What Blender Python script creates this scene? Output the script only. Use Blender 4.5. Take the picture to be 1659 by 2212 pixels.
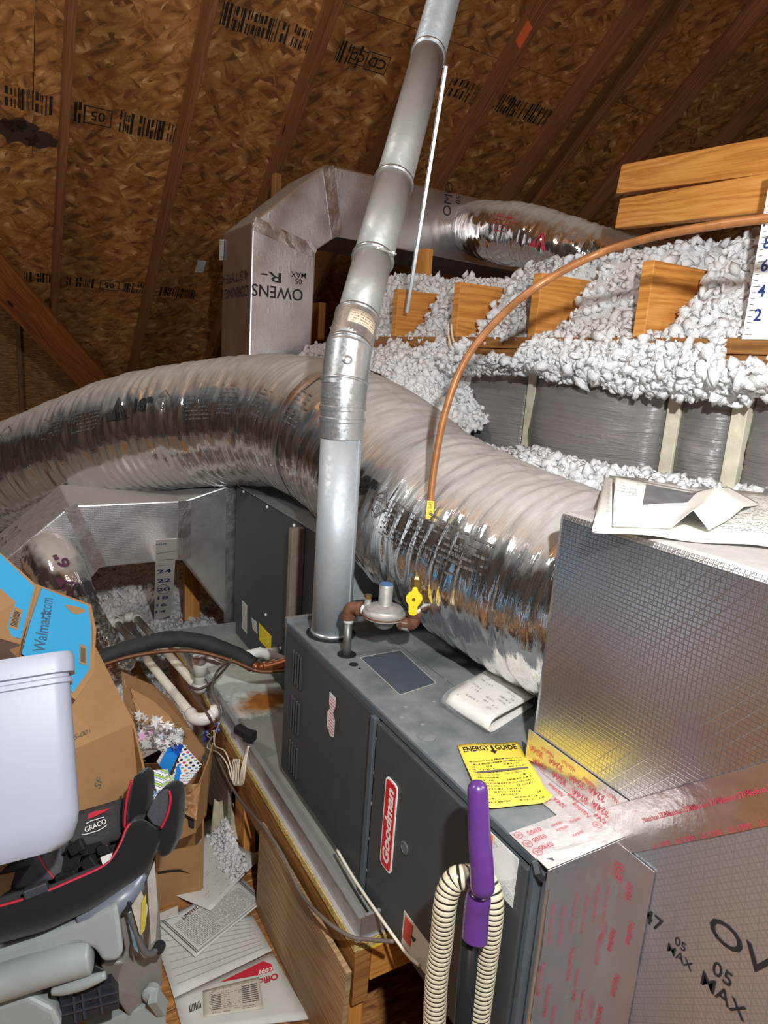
import bpy, bmesh, math, random
import numpy as np
from mathutils import Vector, Matrix

# ------------------------------------------------------------------ clear
for o in list(bpy.data.objects): bpy.data.objects.remove(o)
scene = bpy.context.scene
COL = scene.collection
random.seed(7); rng = np.random.default_rng(7)

# ------------------------------------------------------------------ camera
IW, IH, FPX = 1659, 2212, 1461.26
PITCH, ROLL, YAW = 0.2166993, -0.0690534, 0.5331805
CAM = np.array([-0.670875, -0.617866, 1.509221])
FW = np.array([math.sin(YAW)*math.cos(PITCH), math.cos(YAW)*math.cos(PITCH), -math.sin(PITCH)])
_r0 = np.array([math.cos(YAW), -math.sin(YAW), 0.0]); _d0 = np.cross(FW, _r0)
RT = _r0*math.cos(ROLL)+_d0*math.sin(ROLL); DN = -_r0*math.sin(ROLL)+_d0*math.cos(ROLL)
cd = bpy.data.cameras.new('camera'); cam = bpy.data.objects.new('camera', cd); COL.objects.link(cam)
cd.sensor_fit = 'HORIZONTAL'; cd.sensor_width = 36.0; cd.lens = FPX*36.0/IW
cd.clip_start = 0.02; cd.clip_end = 100
m4 = Matrix.Identity(4)
for i in range(3):
    m4[i][0] = RT[i]; m4[i][1] = -DN[i]; m4[i][2] = -FW[i]; m4[i][3] = CAM[i]
cam.matrix_world = m4
scene.camera = cam

# ------------------------------------------------------------------ light
wd = bpy.data.worlds.new('world'); scene.world = wd; wd.use_nodes = True
wd.node_tree.nodes['Background'].inputs[0].default_value = (0.93, 0.96, 1.0, 1)
wd.node_tree.nodes['Background'].inputs[1].default_value = 0.06
def lamp(name, kind, loc, energy, color=(1, 1, 1), size=0.02, aim=None, size_y=None):
    l = bpy.data.lights.new(name, kind); l.energy = energy; l.color = color
    o = bpy.data.objects.new(name, l); COL.objects.link(o); o.location = loc
    if kind == 'AREA':
        l.size = size
        if size_y: l.shape = 'RECTANGLE'; l.size_y = size_y
    else: l.shadow_soft_size = size
    if aim is not None:
        o.rotation_euler = (Vector(aim)-Vector(loc)).to_track_quat('-Z', 'Y').to_euler()
    return o
# a work lamp held just above and to the right of the camera
lamp('work_lamp', 'POINT', CAM+RT*0.22-DN*0.34, 124, (0.96, 0.985, 1.0), 0.022)
# unseen fill lamps added overhead: one left for the roof, one behind
lamp('attic_fill_lamp', 'POINT', (-2.3, 1.1, 3.2), 120, (1.0, 0.96, 0.91), 0.2)
lamp('attic_fill_lamp', 'POINT', (0.6, -2.6, 3.4), 95, (1.0, 0.98, 0.95), 0.25)
scene.view_settings.view_transform = 'Standard'
scene.view_settings.look = 'None'
scene.view_settings.exposure = 0.12
scene.view_settings.gamma = 1.0
scene.view_settings.use_curve_mapping = False

# ------------------------------------------------------------------ helpers
def at(px, py, ax, val):
    """photo pixel -> world point on the plane x/y/z = val, or at depth val (ax 'd')"""
    D = FW+RT*(px-IW/2)/FPX+DN*(py-IH/2)/FPX
    if ax == 'd': return CAM+D*val
    i = 'xyz'.index(ax); return CAM+D*((val-CAM[i])/D[i])
V3 = lambda *a: np.array(a, float)
def unit(v): v = np.asarray(v, float); return v/np.linalg.norm(v)
ORG = {}
def org(o): return ORG[o.name]
def props(o, label=None, cat=None, group=None, kind=None):
    if label: o['label'] = label
    if cat: o['category'] = cat
    if group: o['group'] = group
    if kind: o['kind'] = kind
    return o
def thing(name, loc, label=None, cat=None, group=None, kind=None, parent=None):
    o = bpy.data.objects.new(name, None); COL.objects.link(o); o.empty_display_size = 0.05
    loc = np.asarray(loc, float); ORG[o.name] = loc
    if parent is not None: o.parent = parent; o.location = loc-org(parent)
    else: o.location = loc
    return props(o, label, cat, group, kind)
def mesh(name, V, F, mat, parent=None, smooth=False, uv=None, origin=None, **kw):
    V = np.asarray(V, float).reshape(-1, 3)
    lo, hi = V.min(0), V.max(0)
    og = np.array([(lo[0]+hi[0])/2, (lo[1]+hi[1])/2, lo[2]]) if origin is None else np.asarray(origin, float)
    me = bpy.data.meshes.new(name)
    if isinstance(F, np.ndarray):
        n, k = F.shape
        me.vertices.add(len(V)); me.vertices.foreach_set('co', (V-og).ravel())
        me.loops.add(n*k); me.loops.foreach_set('vertex_index', F.ravel().astype(np.int32))
        me.polygons.add(n); me.polygons.foreach_set('loop_start', np.arange(0, n*k, k, dtype=np.int32))
        me.polygons.foreach_set('loop_total', np.full(n, k, dtype=np.int32))
        me.update(calc_edges=True)
    else:
        me.from_pydata([tuple(v) for v in (V-og)], [], [tuple(f) for f in F]); me.update()
    if mat is not None: me.materials.append(mat)
    if smooth: me.polygons.foreach_set('use_smooth', np.ones(len(me.polygons), dtype=bool))
    if uv is not None:
        ul = me.uv_layers.new(name='UVMap')
        li = np.zeros(len(me.loops), dtype=np.int32); me.loops.foreach_get('vertex_index', li)
        if isinstance(uv, str):
            if uv == 'box':
                nf = len(me.polygons); nn = np.zeros(nf*3, dtype=np.float32); me.polygons.foreach_get('normal', nn)
                nn = np.abs(nn.reshape(-1, 3)); dom = nn.argmax(1)
                lt = np.zeros(nf, dtype=np.int32); me.polygons.foreach_get('loop_total', lt)
                dl = np.repeat(dom, lt); P = V[li]
                U = np.where(dl[:, None] == 0, P[:, [1, 2]], np.where(dl[:, None] == 1, P[:, [0, 2]], P[:, [0, 1]]))
                ul.data.foreach_set('uv', U.astype(np.float32).ravel())
        else:
            uv = np.asarray(uv, float)
            if len(uv) == len(V) and len(uv) != len(me.loops): U = uv[li]
            elif len(uv) == len(me.loops): U = uv
            else: U = uv[li]
            ul.data.foreach_set('uv', U.astype(np.float32).ravel())
    o = bpy.data.objects.new(name, me); COL.objects.link(o); ORG[o.name] = og
    if parent is not None: o.parent = parent; o.location = og-org(parent)
    else: o.location = og
    return props(o, **kw)
def bevel(o, w=0.003, seg=2, ang=0.6):
    m = o.modifiers.new('bevel', 'BEVEL'); m.width = w; m.segments = seg; m.limit_method = 'ANGLE'; m.angle_limit = ang
    return o
BF = [(0, 3, 2, 1), (4, 5, 6, 7), (0, 1, 5, 4), (1, 2, 6, 5), (2, 3, 7, 6), (3, 0, 4, 7)]
def box(name, lo, hi, mat, parent=None, bev=0, **kw):
    x0, y0, z0 = lo; x1, y1, z1 = hi
    V = [(x0, y0, z0), (x1, y0, z0), (x1, y1, z0), (x0, y1, z0), (x0, y0, z1), (x1, y0, z1), (x1, y1, z1), (x0, y1, z1)]
    o = mesh(name, V, BF, mat, parent, uv='box', **kw)
    if bev: bevel(o, bev)
    return o
def board(name, p0, p1, w, h, mat, parent=None, up=(0, 0, 1), bev=0.002, uoff=None, **kw):
    """oriented box from p0 to p1 (centre line), w across, h along 'up'; u of the uv runs along the grain"""
    p0 = np.asarray(p0, float); p1 = np.asarray(p1, float); L = np.linalg.norm(p1-p0); a = (p1-p0)/L
    up = np.asarray(up, float); b = unit(np.cross(up, a)); c = np.cross(a, b)
    V = []; 
    for l in (p0, p1):
        for s, t in ((-1, -1), (1, -1), (1, 1), (-1, 1)): V.append(l+b*s*w/2+c*t*h/2)
    F = [(0, 1, 2, 3), (4, 7, 6, 5), (0, 4, 5, 1), (1, 5, 6, 2), (2, 6, 7, 3), (3, 7, 4, 0)]
    u0 = random.random()*9 if uoff is None else uoff
    q = [(-w/2, -h/2), (w/2, -h/2), (w/2, h/2), (-w/2, h/2)]
    uv = [q[i] for i in (0, 1, 2, 3)]+[q[i] for i in (0, 3, 2, 1)]
    for k, (i, j) in enumerate([(0, 1), (1, 2), (2, 3), (3, 0)]):
        v0, v1 = k*0.37, k*0.37+(w if k % 2 == 0 else h)
        uv += [(u0, v0), (u0+L, v0), (u0+L, v1), (u0, v1)]
    o = mesh(name, V, F, mat, parent, uv=uv, **kw)
    if bev: bevel(o, bev)
    return o
def prism(name, poly, ext, mat, parent=None, bev=0, smooth=False, **kw):
    """planar polygon (world points) swept along vector ext"""
    P = np.asarray(poly, float); n = len(P); V = np.vstack([P, P+np.asarray(ext, float)])
    F = [tuple(range(n))[::-1], tuple(range(n, 2*n))]+[(i, (i+1) % n, n+(i+1) % n, n+i) for i in range(n)]
    nrm = np.cross(P[1]-P[0], P[2]-P[1])
    if nrm@np.asarray(ext, float) < 0: F = [tuple(reversed(f)) for f in F]
    o = mesh(name, V, F, mat, parent, uv='box', **kw)
    if bev: bevel(o, bev)
    return o
def spline(pts, n=12):
    P = np.asarray(pts, float); Q = np.vstack([2*P[0]-P[1], P, 2*P[-1]-P[-2]]); out = []
    for i in range(1, len(Q)-2):
        p0, p1, p2, p3 = Q[i-1:i+3]
        for k in range(n):
            t = k/n; out.append(0.5*((2*p1)+(-p0+p2)*t+(2*p0-5*p1+4*p2-p3)*t*t+(-p0+3*p1-3*p2+p3)*t**3))
    out.append(Q[-2]); return np.array(out)
def frames(path, up=(0, 0, 1)):
    P = np.asarray(path, float); T = np.gradient(P, axis=0); T /= np.linalg.norm(T, axis=1)[:, None]
    u = np.asarray(up, float); N = []; 
    n = u-T[0]*(u@T[0])
    if np.linalg.norm(n) < 1e-3: n = V3(1, 0, 0)-T[0]*T[0][0]
    n = unit(n)
    for t in T:
        n = unit(n-t*(n@t)); N.append(n)
    N = np.array(N); B = np.cross(T, N); return T, N, B
def tube(name, path, r, mat, parent=None, n=16, caps=True, smooth=True, prof=None, **kw):
    """r: float or array per path point; prof(i, ang)->radius factor"""
    P = np.asarray(path, float); T, N, B = frames(P); m = len(P)
    r = np.full(m, r, float) if np.isscalar(r) else np.asarray(r, float)
    a = np.linspace(0, 2*math.pi, n, endpoint=False)
    rr = r[:, None]*np.ones(n)[None]
    if prof is not None: rr = rr*prof(np.arange(m)[:, None], a[None])
    V = P[:, None]+rr[..., None]*(np.cos(a)[None, :, None]*N[:, None]+np.sin(a)[None, :, None]*B[:, None])
    ln = np.concatenate([[0], np.cumsum(np.linalg.norm(np.diff(P, axis=0), axis=1))])
    i = np.arange(m-1)[:, None]; j = np.arange(n)[None]; j2 = (j+1) % n
    F = np.stack([i*n+j, i*n+j2, (i+1)*n+j2, (i+1)*n+j], -1).reshape(-1, 4)
    F = [tuple(f) for f in F] if caps else F
    if caps: F += [tuple(range(n))[::-1], tuple((m-1)*n+k for k in range(n))]
    uv = np.stack([np.repeat(ln, n), np.tile(a*r.mean(), m)], -1)
    return mesh(name, V.reshape(-1, 3), F, mat, parent, smooth=smooth, uv=uv, **kw)
def lathe(name, base, axis, prof, mat, parent=None, n=24, smooth=True, **kw):
    """prof: list of (radius, height along axis)"""
    base = np.asarray(base, float); ax = unit(axis); t = V3(1, 0, 0) if abs(ax[0]) < .8 else V3(0, 1, 0)
    b = unit(np.cross(ax, t)); c = np.cross(ax, b); a = np.linspace(0, 2*math.pi, n, endpoint=False)
    V = []; 
    for r, h in prof:
        V.append(base+ax*h+r*(np.cos(a)[:, None]*b+np.sin(a)[:, None]*c))
    V = np.vstack(V); F = []
    for i in range(len(prof)-1):
        for j in range(n): F.append((i*n+j, i*n+(j+1) % n, (i+1)*n+(j+1) % n, (i+1)*n+j))
    F += [tuple(range(n))[::-1], tuple((len(prof)-1)*n+k for k in range(n))]
    o = mesh(name, V, F, mat, parent, smooth=smooth, **kw)
    if smooth:
        es = o.modifiers.new('split', 'EDGE_SPLIT'); es.split_angle = 0.7
    return o
def grid(name, fn, nu, nv, mat, parent=None, thick=0, smooth=True, **kw):
    """fn(u,v)->point, u,v in 0..1 ; uv map = (u,v)"""
    u = np.linspace(0, 1, nu+1); v = np.linspace(0, 1, nv+1)
    V = np.array([fn(a, b) for b in v for a in u]); uv = np.array([(a, b) for b in v for a in u]); w = nu+1
    F = [(j*w+i, j*w+i+1, (j+1)*w+i+1, (j+1)*w+i) for j in range(nv) for i in range(nu)]
    o = mesh(name, V, F, mat, parent, smooth=smooth, uv=uv, **kw)
    if thick:
        s = o.modifiers.new('solid', 'SOLIDIFY'); s.thickness = thick; s.offset = 0
    return o
def bil(c, u, v):
    c = [np.asarray(p, float) for p in c]
    return c[0]*(1-u)*(1-v)+c[1]*u*(1-v)+c[2]*u*v+c[3]*(1-u)*v
def quad_sheet(name, c, mat, parent=None, thick=0.001, lift=None, nu=1, nv=1, **kw):
    """c: corners TL? order (u0v0, u1v0, u1v1, u0v1)"""
    f = (lambda u, v: bil(c, u, v)) if lift is None else (lambda u, v: bil(c, u, v)+lift(u, v))
    return grid(name, f, nu, nv, mat, parent, thick=thick, smooth=nu > 1, **kw)
# smooth value noise for shapes
_tab = rng.random(4096)
def vn(x, y=0.0, z=0.0):
    x = np.asarray(x, float); y = np.asarray(y, float); z = np.asarray(z, float)
    x, y, z = np.broadcast_arrays(x, y, z)
    xi, yi, zi = np.floor(x).astype(int), np.floor(y).astype(int), np.floor(z).astype(int)
    xf, yf, zf = x-xi, y-yi, z-zi
    s = lambda t: t*t*(3-2*t)
    xf, yf, zf = s(xf), s(yf), s(zf)
    h = lambda a, b, c: _tab[(a*73856093 ^ b*19349663 ^ c*83492791) & 4095]
    r = 0
    for dx, wx in ((0, 1-xf), (1, xf)):
        for dy, wy in ((0, 1-yf), (1, yf)):
            for dz, wz in ((0, 1-zf), (1, zf)): r = r+h(xi+dx, yi+dy, zi+dz)*wx*wy*wz
    return r
# text: every string once as a flat mesh in the unit square frame (height ~1)
_txt = {}
def text_geo(s, bold=0.0, shear=0.0):
    k = (s, bold, shear)
    if k not in _txt:
        cu = bpy.data.curves.new('t', 'FONT'); cu.body = s; cu.size = 1.0; cu.offset = bold; cu.shear = shear
        cu.resolution_u = 3; cu.fill_mode = 'FRONT'
        o = bpy.data.objects.new('t', cu)
        me = o.to_mesh()
        V = np.array([v.co[:2] for v in me.vertices]); F = [tuple(p.vertices) for p in me.polygons]
        o.to_mesh_clear(); bpy.data.objects.remove(o); bpy.data.curves.remove(cu)
        _txt[k] = (V, F)
    return _txt[k]
def text(name, s, org_, right, up, height, mat, parent, bold=0.0, align='C', width=None, shear=0.0, fn=None, vcenter=True, **kw):
    """lay text on a plane: org_ centre, right/up unit vectors; or fn(a, b)->point"""
    V, F = text_geo(s, bold, shear)
    if len(V) == 0: return None
    lo, hi = V.min(0), V.max(0)
    V = V-lo; w, h = hi-lo; V = V/h*height; w = w/h*height
    if width: V[:, 0] *= width/w; w = width
    if align == 'C': V[:, 0] -= w/2
    if vcenter: V[:, 1] -= height/2
    if fn is None:
        right, up = unit(right), unit(up)
        P = np.asarray(org_, float)+V[:, :1]*right+V[:, 1:]*up
    else: P = np.array([fn(a, b) for a, b in V])
    return mesh(name, P, F, mat, parent, **kw)
def clip(poly, a, b, c):
    """keep a*x+b*y<=c"""
    out = []
    for i in range(len(poly)):
        p, q = poly[i], poly[(i+1) % len(poly)]
        dp, dq = a*p[0]+b*p[1]-c, a*q[0]+b*q[1]-c
        if dp <= 0: out.append(p)
        if dp*dq < 0:
            t = dp/(dp-dq); out.append((p[0]+(q[0]-p[0])*t, p[1]+(q[1]-p[1])*t))
    return out

# ------------------------------------------------------------------ materials
class NT:
    def __init__(s, name):
        s.m = bpy.data.materials.new(name); s.m.use_nodes = True; s.t = s.m.node_tree; s.t.nodes.clear()
        s.out = s.t.nodes.new('ShaderNodeOutputMaterial')
    def n(s, ty, ins=None, **at_):
        nd = s.t.nodes.new(ty)
        for k, v in at_.items(): setattr(nd, k, v)
        for k, v in (ins or {}).items():
            sk = nd.inputs[k]
            if isinstance(v, bpy.types.NodeSocket): s.t.links.new(v, sk)
            else: sk.default_value = v
        return nd
    def obj(s): return s.n('ShaderNodeTexCoord').outputs['Object']
    def uv(s): return s.n('ShaderNodeTexCoord').outputs['UV']
    def map(s, v, sc=(1, 1, 1), rot=(0, 0, 0), loc=(0, 0, 0)):
        return s.n('ShaderNodeMapping', {'Vector': v, 'Scale': sc, 'Rotation': rot, 'Location': loc}).outputs[0]
    def noise(s, v, sc, det=3, rough=.55, dist=0): 
        return s.n('ShaderNodeTexNoise', {'Vector': v, 'Scale': sc, 'Detail': det, 'Roughness': rough, 'Distortion': dist}).outputs[0]
    def ramp(s, f, stops, interp='LINEAR'):
        r = s.n('ShaderNodeValToRGB', {'Fac': f}); cr = r.color_ramp; cr.interpolation = interp
        while len(cr.elements) < len(stops): cr.elements.new(0.5)
        for e, (p, c) in zip(cr.elements, stops):
            e.position = p; e.color = (c, c, c, 1) if np.isscalar(c) else (*c, 1)
        return r.outputs[0]
    def math(s, op, a, b=0.0, c=None, cl=False):
        d = {0: a, 1: b}
        if c is not None: d[2] = c
        return s.n('ShaderNodeMath', d, operation=op, use_clamp=cl).outputs[0]
    def mix(s, f, a, b, bt='MIX'):
        nd = s.n('ShaderNodeMix', data_type='RGBA', blend_type=bt)
        for k, v in ((0, f), (6, a), (7, b)):
            if isinstance(v, bpy.types.NodeSocket): s.t.links.new(v, nd.inputs[k])
            else: nd.inputs[k].default_value = v if k == 0 else (*v, 1)
        return nd.outputs[2]
    def bump(s, h, strength=.5, dist=.002, nrm=None):
        d = {'Height': h, 'Strength': strength, 'Distance': dist}
        if nrm is not None: d['Normal'] = nrm
        return s.n('ShaderNodeBump', d).outputs[0]
    def bsdf(s, **k):
        d = {}
        for a, b in k.items():
            a = {'base': 'Base Color', 'rough': 'Roughness', 'metal': 'Metallic', 'nrm': 'Normal', 'spec': 'Specular IOR Level', 'coat': 'Coat Weight', 'sheen': 'Sheen Weight', 'trans': 'Transmission Weight', 'alpha': 'Alpha', 'sss': 'Subsurface Weight', 'coatr': 'Coat Roughness'}.get(a, a)
            if a == 'Base Color' and not isinstance(b, bpy.types.NodeSocket): b = (*b, 1)
            d[a] = b
        return s.n('ShaderNodeBsdfPrincipled', d).outputs[0]
    def done(s, sh): s.t.links.new(sh, s.out.inputs[0]); return s.m
def lin(r, g=None, b=None):
    if g is None: r, g, b = r
    f = lambda c: (c/255/12.92) if c/255 <= .04045 else ((c/255+.055)/1.055)**2.4
    return (f(r), f(g), f(b))
def plain(name, col, rough=.5, metal=0.0, noise=0.0, nsc=30, bump=0.0, bsc=200, bd=.001, **k):
    t = NT(name); o = t.obj(); c = col
    if noise:
        n = t.noise(o, nsc, 4); c = t.mix(t.ramp(n, [(.3, 0.0), (.7, 1.0)]), tuple(x*(1-noise) for x in col), tuple(min(1, x*(1+noise*.6)) for x in col))
    kw = dict(base=c, rough=rough, metal=metal, **k)
    if bump: kw['nrm'] = t.bump(t.noise(o, bsc, 3), bump, bd)
    return t.done(t.bsdf(**kw))
def m_osb(name, rot=0.0, bright=1.0, uvb=False):
    """strand board: three layers of long thin flakes"""
    t = NT(name); o = t.uv() if uvb else t.map(t.obj(), rot=(rot, 0, 0))
    # u along the strands
    b = bright; tone = [tuple(x*b for x in lin(*c)) for c in ((112, 70, 36), (142, 92, 48), (162, 108, 58), (176, 122, 68), (192, 138, 82), (214, 168, 112))]
    col = None; hts = None
    lay = [((6.5, 64, 1), .02, 0.0), ((7.5, 72, 1), -.20, 3.1), ((8, 70, 1), .22, 7.7), ((9.5, 86, 1), -.09, 13.3), ((10.5, 96, 1), .10, 19.1)]
    for sc, rz, lc in lay:
        v = t.map(t.map(o, rot=(0, 0, rz), loc=(lc, lc*.7, 0)), sc=sc)
        a = t.noise(v, 1.0, 1.0, .4, .35)
        v2 = t.map(t.map(o, rot=(0, 0, rz), loc=(lc*1.7+5, lc*.3, 0)), sc=tuple(x*.9 for x in sc))
        m_ = t.noise(v2, 1.0, 1.0, .4, .35)
        c = t.ramp(a, [(.0, tone[0]), (.34, tone[1]), (.43, tone[2]), (.52, tone[3]), (.61, tone[4]), (.70, tone[5])], 'CONSTANT')
        mask = t.ramp(m_, [(.535, 0.0), (.55, 1.0)])
        if col is None: col = c; hts = a
        else:
            edge = t.ramp(m_, [(.515, 0.0), (.535, 1.0), (.55, 0.0)])
            col = t.mix(t.math('MULTIPLY', edge, .45), t.mix(mask, col, c), tone[0]); hts = t.mix(mask, hts, a)
    grain = t.noise(t.map(o, sc=(14, 260, 1)), 1.0, 3)
    col = t.mix(t.ramp(grain, [(.3, .0), (.75, .32)]), col, tuple(x*.9*bright for x in lin(120, 82, 46)))
    blot = t.noise(o, 2.2, 3); col = t.mix(t.ramp(blot, [(.55, 0.0), (.75, .45)]), col, tuple(x*bright for x in lin(118, 80, 44)))
    nrm = t.bump(t.math('ADD', hts, t.math('MULTIPLY', grain, .4)), .8, .0025)
    return t.done(t.bsdf(base=col, rough=.62, nrm=nrm, spec=.3))
def m_wood(name, c0, c1, c2, rough=.6, ring=13.0):
    t = NT(name); o = t.uv()
    w = t.noise(t.map(o, sc=(.9, 9, 1)), 1.0, 3, dist=.6)
    g = t.n('ShaderNodeTexWave', {'Vector': t.map(o, sc=(.12, 1, 1)), 'Scale': ring, 'Distortion': 22.0, 'Detail': 2.5, 'Detail Scale': .8}, bands_direction='Y').outputs[1]
    f = t.noise(t.map(o, sc=(8, 300, 1)), 1.0, 2)
    s = t.math('ADD', t.math('MULTIPLY', g, .2), t.math('ADD', t.math('MULTIPLY', w, .72), t.math('MULTIPLY', t.math('SUBTRACT', f, .5), .5)))
    c = t.ramp(s, [(.2, c0), (.5, c1), (.82, c2)])
    inf = t.n('ShaderNodeObjectInfo').outputs['Random']
    c = t.mix(t.math('MULTIPLY', inf, .25), c, tuple(x*.6 for x in c1))
    kn = t.n('ShaderNodeTexVoronoi', {'Vector': t.map(o, sc=(1.8, 6, 1)), 'Scale': 1.0}).outputs[0]
    c = t.mix(t.ramp(kn, [(.05, 1.0), (.085, 0.0)]), c, tuple(x*.28 for x in c0))
    return t.done(t.bsdf(base=c, rough=rough, nrm=t.bump(t.math('ADD', s, f), .35, .0012), spec=.35))
def m_foil(name, base=(.78, .78, .79), rough=.3, scrim=0.011, crinkle=.35, csc=35, dust=1.0, dustcol=(.42, .40, .375), dz=(.55, .9), gloss_noise=.18, scrimh=.06, thread_shade=.0, metalness=1.0, aniso=None, ang=0.0, smudge=.0):
    """foil facing with reinforcing thread grid and dust lying on upward faces"""
    t = NT(name); o = t.obj(); u = t.map(t.uv(), rot=(0, 0, ang))
    n1 = t.noise(o, csc, 4, .6) if aniso is None else t.noise(t.map(t.uv(), sc=aniso), 1.0, 4, .62, .5); n2 = t.noise(o, csc*.22, 3)
    h = t.math('MULTIPLY', n1, crinkle)
    if scrim:
        ln = None; sx = t.n('ShaderNodeSeparateXYZ', {0: u})
        for ch, mul in (('X', 1.0), ('Y', 1.0)):
            f = t.math('FRACT', t.math('MULTIPLY', sx.outputs[ch], 1/(scrim*mul)))
            l = t.ramp(t.math('ABSOLUTE', t.math('SUBTRACT', f, .5)), [(.36, 0.0), (.5, 1.0)])
            ln = l if ln is None else t.math('MAXIMUM', ln, l)
        dgl = t.math('FRACT', t.math('MULTIPLY', t.math('ADD', sx.outputs['X'], t.math('MULTIPLY', sx.outputs['Y'], .8)), .33/scrim))
        l = t.ramp(t.math('ABSOLUTE', t.math('SUBTRACT', dgl, .5)), [(.45, 0.0), (.5, 1.0)])
        ln = t.math('MAXIMUM', ln, l)
        h = t.math('ADD', h, t.math('MULTIPLY', ln, scrimh))
    nrm = t.bump(h, .55, .006)
    rg = t.math('ADD', rough, t.math('MULTIPLY', t.math('SUBTRACT', n2, .5), gloss_noise*2), cl=True)
    b = base
    if smudge:
        b = t.mix(t.ramp(t.noise(o, 5, 4), [(.45, 0.0), (.7, smudge)]), base, tuple(x*.45 for x in base))
    if scrim and thread_shade: b = t.mix(t.math('MULTIPLY', ln, thread_shade), b if smudge else base, tuple(x*.45 for x in base))  # thread lines darkened: their small shadows are put into the colour
    met = t.bsdf(base=b, rough=rg, metal=metalness, nrm=nrm)
    if not dust: return t.done(met)
    nz = t.n('ShaderNodeSeparateXYZ', {0: t.n('ShaderNodeNewGeometry').outputs['Normal']}).outputs['Z']
    nn = t.math('ADD', nz, t.math('MULTIPLY', t.math('SUBTRACT', n1, .5), .35))
    df = t.math('MULTIPLY', t.ramp(nn, [(dz[0], .03), (dz[1], .93)]), dust)
    dc = t.mix(t.noise(o, 60, 4), tuple(x*.86 for x in dustcol), tuple(x*1.12 for x in dustcol))
    ds = t.bsdf(base=dc, rough=.85, spec=.15, nrm=t.bump(t.math('ADD', h, t.math('MULTIPLY', n1, .3)), .5, .004))
    return t.done(t.n('ShaderNodeMixShader', {0: df, 1: met, 2: ds}).outputs[0])
def m_galv(name, base=(.55, .56, .57), rough=.38, dust=.3, spangle=55, metal=.85):
    t = NT(name); o = t.obj()
    v = t.n('ShaderNodeTexVoronoi', {'Vector': o, 'Scale': spangle}).outputs['Color']
    s = t.n('ShaderNodeSeparateColor', {0: v}).outputs[0]
    b = t.mix(t.math('MULTIPLY', s, .5), base, tuple(x*.72 for x in base))
    n = t.noise(o, 9, 4); b = t.mix(t.ramp(n, [(.45, 0.0), (.72, .5)]), b, tuple(x*.62 for x in base))
    r = t.math('ADD', rough-.1, t.math('MULTIPLY', t.math('ADD', s, n), .14))
    met = t.bsdf(base=b, rough=r, metal=metal, nrm=t.bump(t.noise(o, 25, 2), .08, .004))
    nz = t.n('ShaderNodeSeparateXYZ', {0: t.n('ShaderNodeNewGeometry').outputs['Normal']}).outputs['Z']
    df = t.math('MULTIPLY', t.ramp(t.math('ADD', nz, t.math('MULTIPLY', t.math('SUBTRACT', n, .5), .5)), [(.4, 0.0), (.95, 1.0)]), dust)
    ds = t.bsdf(base=t.mix(n, (.32, .31, .29), (.40, .385, .36)), rough=.9, spec=.1)
    return t.done(t.n('ShaderNodeMixShader', {0: df, 1: met, 2: ds}).outputs[0])
def m_print(name, paper, ink, rows=30, cols=16, x0=.08, x1=.92, y0=.08, y1=.92, dens=.5, rough=.6, boxes=False, gaps=.3):
    """sheet with rows of fine print; uv 0..1"""
    t = NT(name); u = t.uv(); s = t.n('ShaderNodeSeparateXYZ', {0: u}); X, Y = s.outputs[0], s.outputs[1]
    fr = t.math('FRACT', t.math('MULTIPLY', Y, rows)); rowid = t.math('FLOOR', t.math('MULTIPLY', Y, rows))
    inrow = t.math('MULTIPLY', t.math('GREATER_THAN', fr, .3), t.math('LESS_THAN', fr, .75))
    v = t.n('ShaderNodeCombineXYZ', {0: t.math('MULTIPLY', X, cols*8.0), 1: t.math('MULTIPLY', rowid, 3.7)}).outputs[0]
    ch = t.math('GREATER_THAN', t.noise(v, 1.0, 2), 1-dens)
    v2 = t.n('ShaderNodeCombineXYZ', {0: t.math('MULTIPLY', X, 1.5), 1: t.math('MULTIPLY', rowid, .41)}).outputs[0]
    blk = t.math('GREATER_THAN', t.noise(v2, 2.0, 1), gaps)
    mg = t.math('MULTIPLY', t.math('MULTIPLY', t.math('GREATER_THAN', X, x0), t.math('LESS_THAN', X, x1)), t.math('MULTIPLY', t.math('GREATER_THAN', Y, y0), t.math('LESS_THAN', Y, y1)))
    a = t.math('MULTIPLY', t.math('MULTIPLY', inrow, ch), t.math('MULTIPLY', blk, mg))
    w = t.noise(t.obj(), 14, 4)
    pc = t.mix(t.math('MULTIPLY', w, .35), paper, tuple(x*.72 for x in paper))
    return t.done(t.bsdf(base=t.mix(a, pc, ink), rough=rough, nrm=t.bump(w, .3, .004)))
def m_card(name, c, dark=.82):
    t = NT(name); o = t.obj(); n = t.noise(o, 7, 4); f = t.noise(o, 160, 3)
    b = t.mix(t.ramp(n, [(.35, 0.0), (.7, 1.0)]), tuple(x*dark for x in c), c)
    b = t.mix(t.math('MULTIPLY', f, .22), b, tuple(x*.7 for x in c))
    return t.done(t.bsdf(base=b, rough=.75, spec=.25, nrm=t.bump(t.math('ADD', n, t.math('MULTIPLY', f, .2)), .22, .004)))

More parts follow.
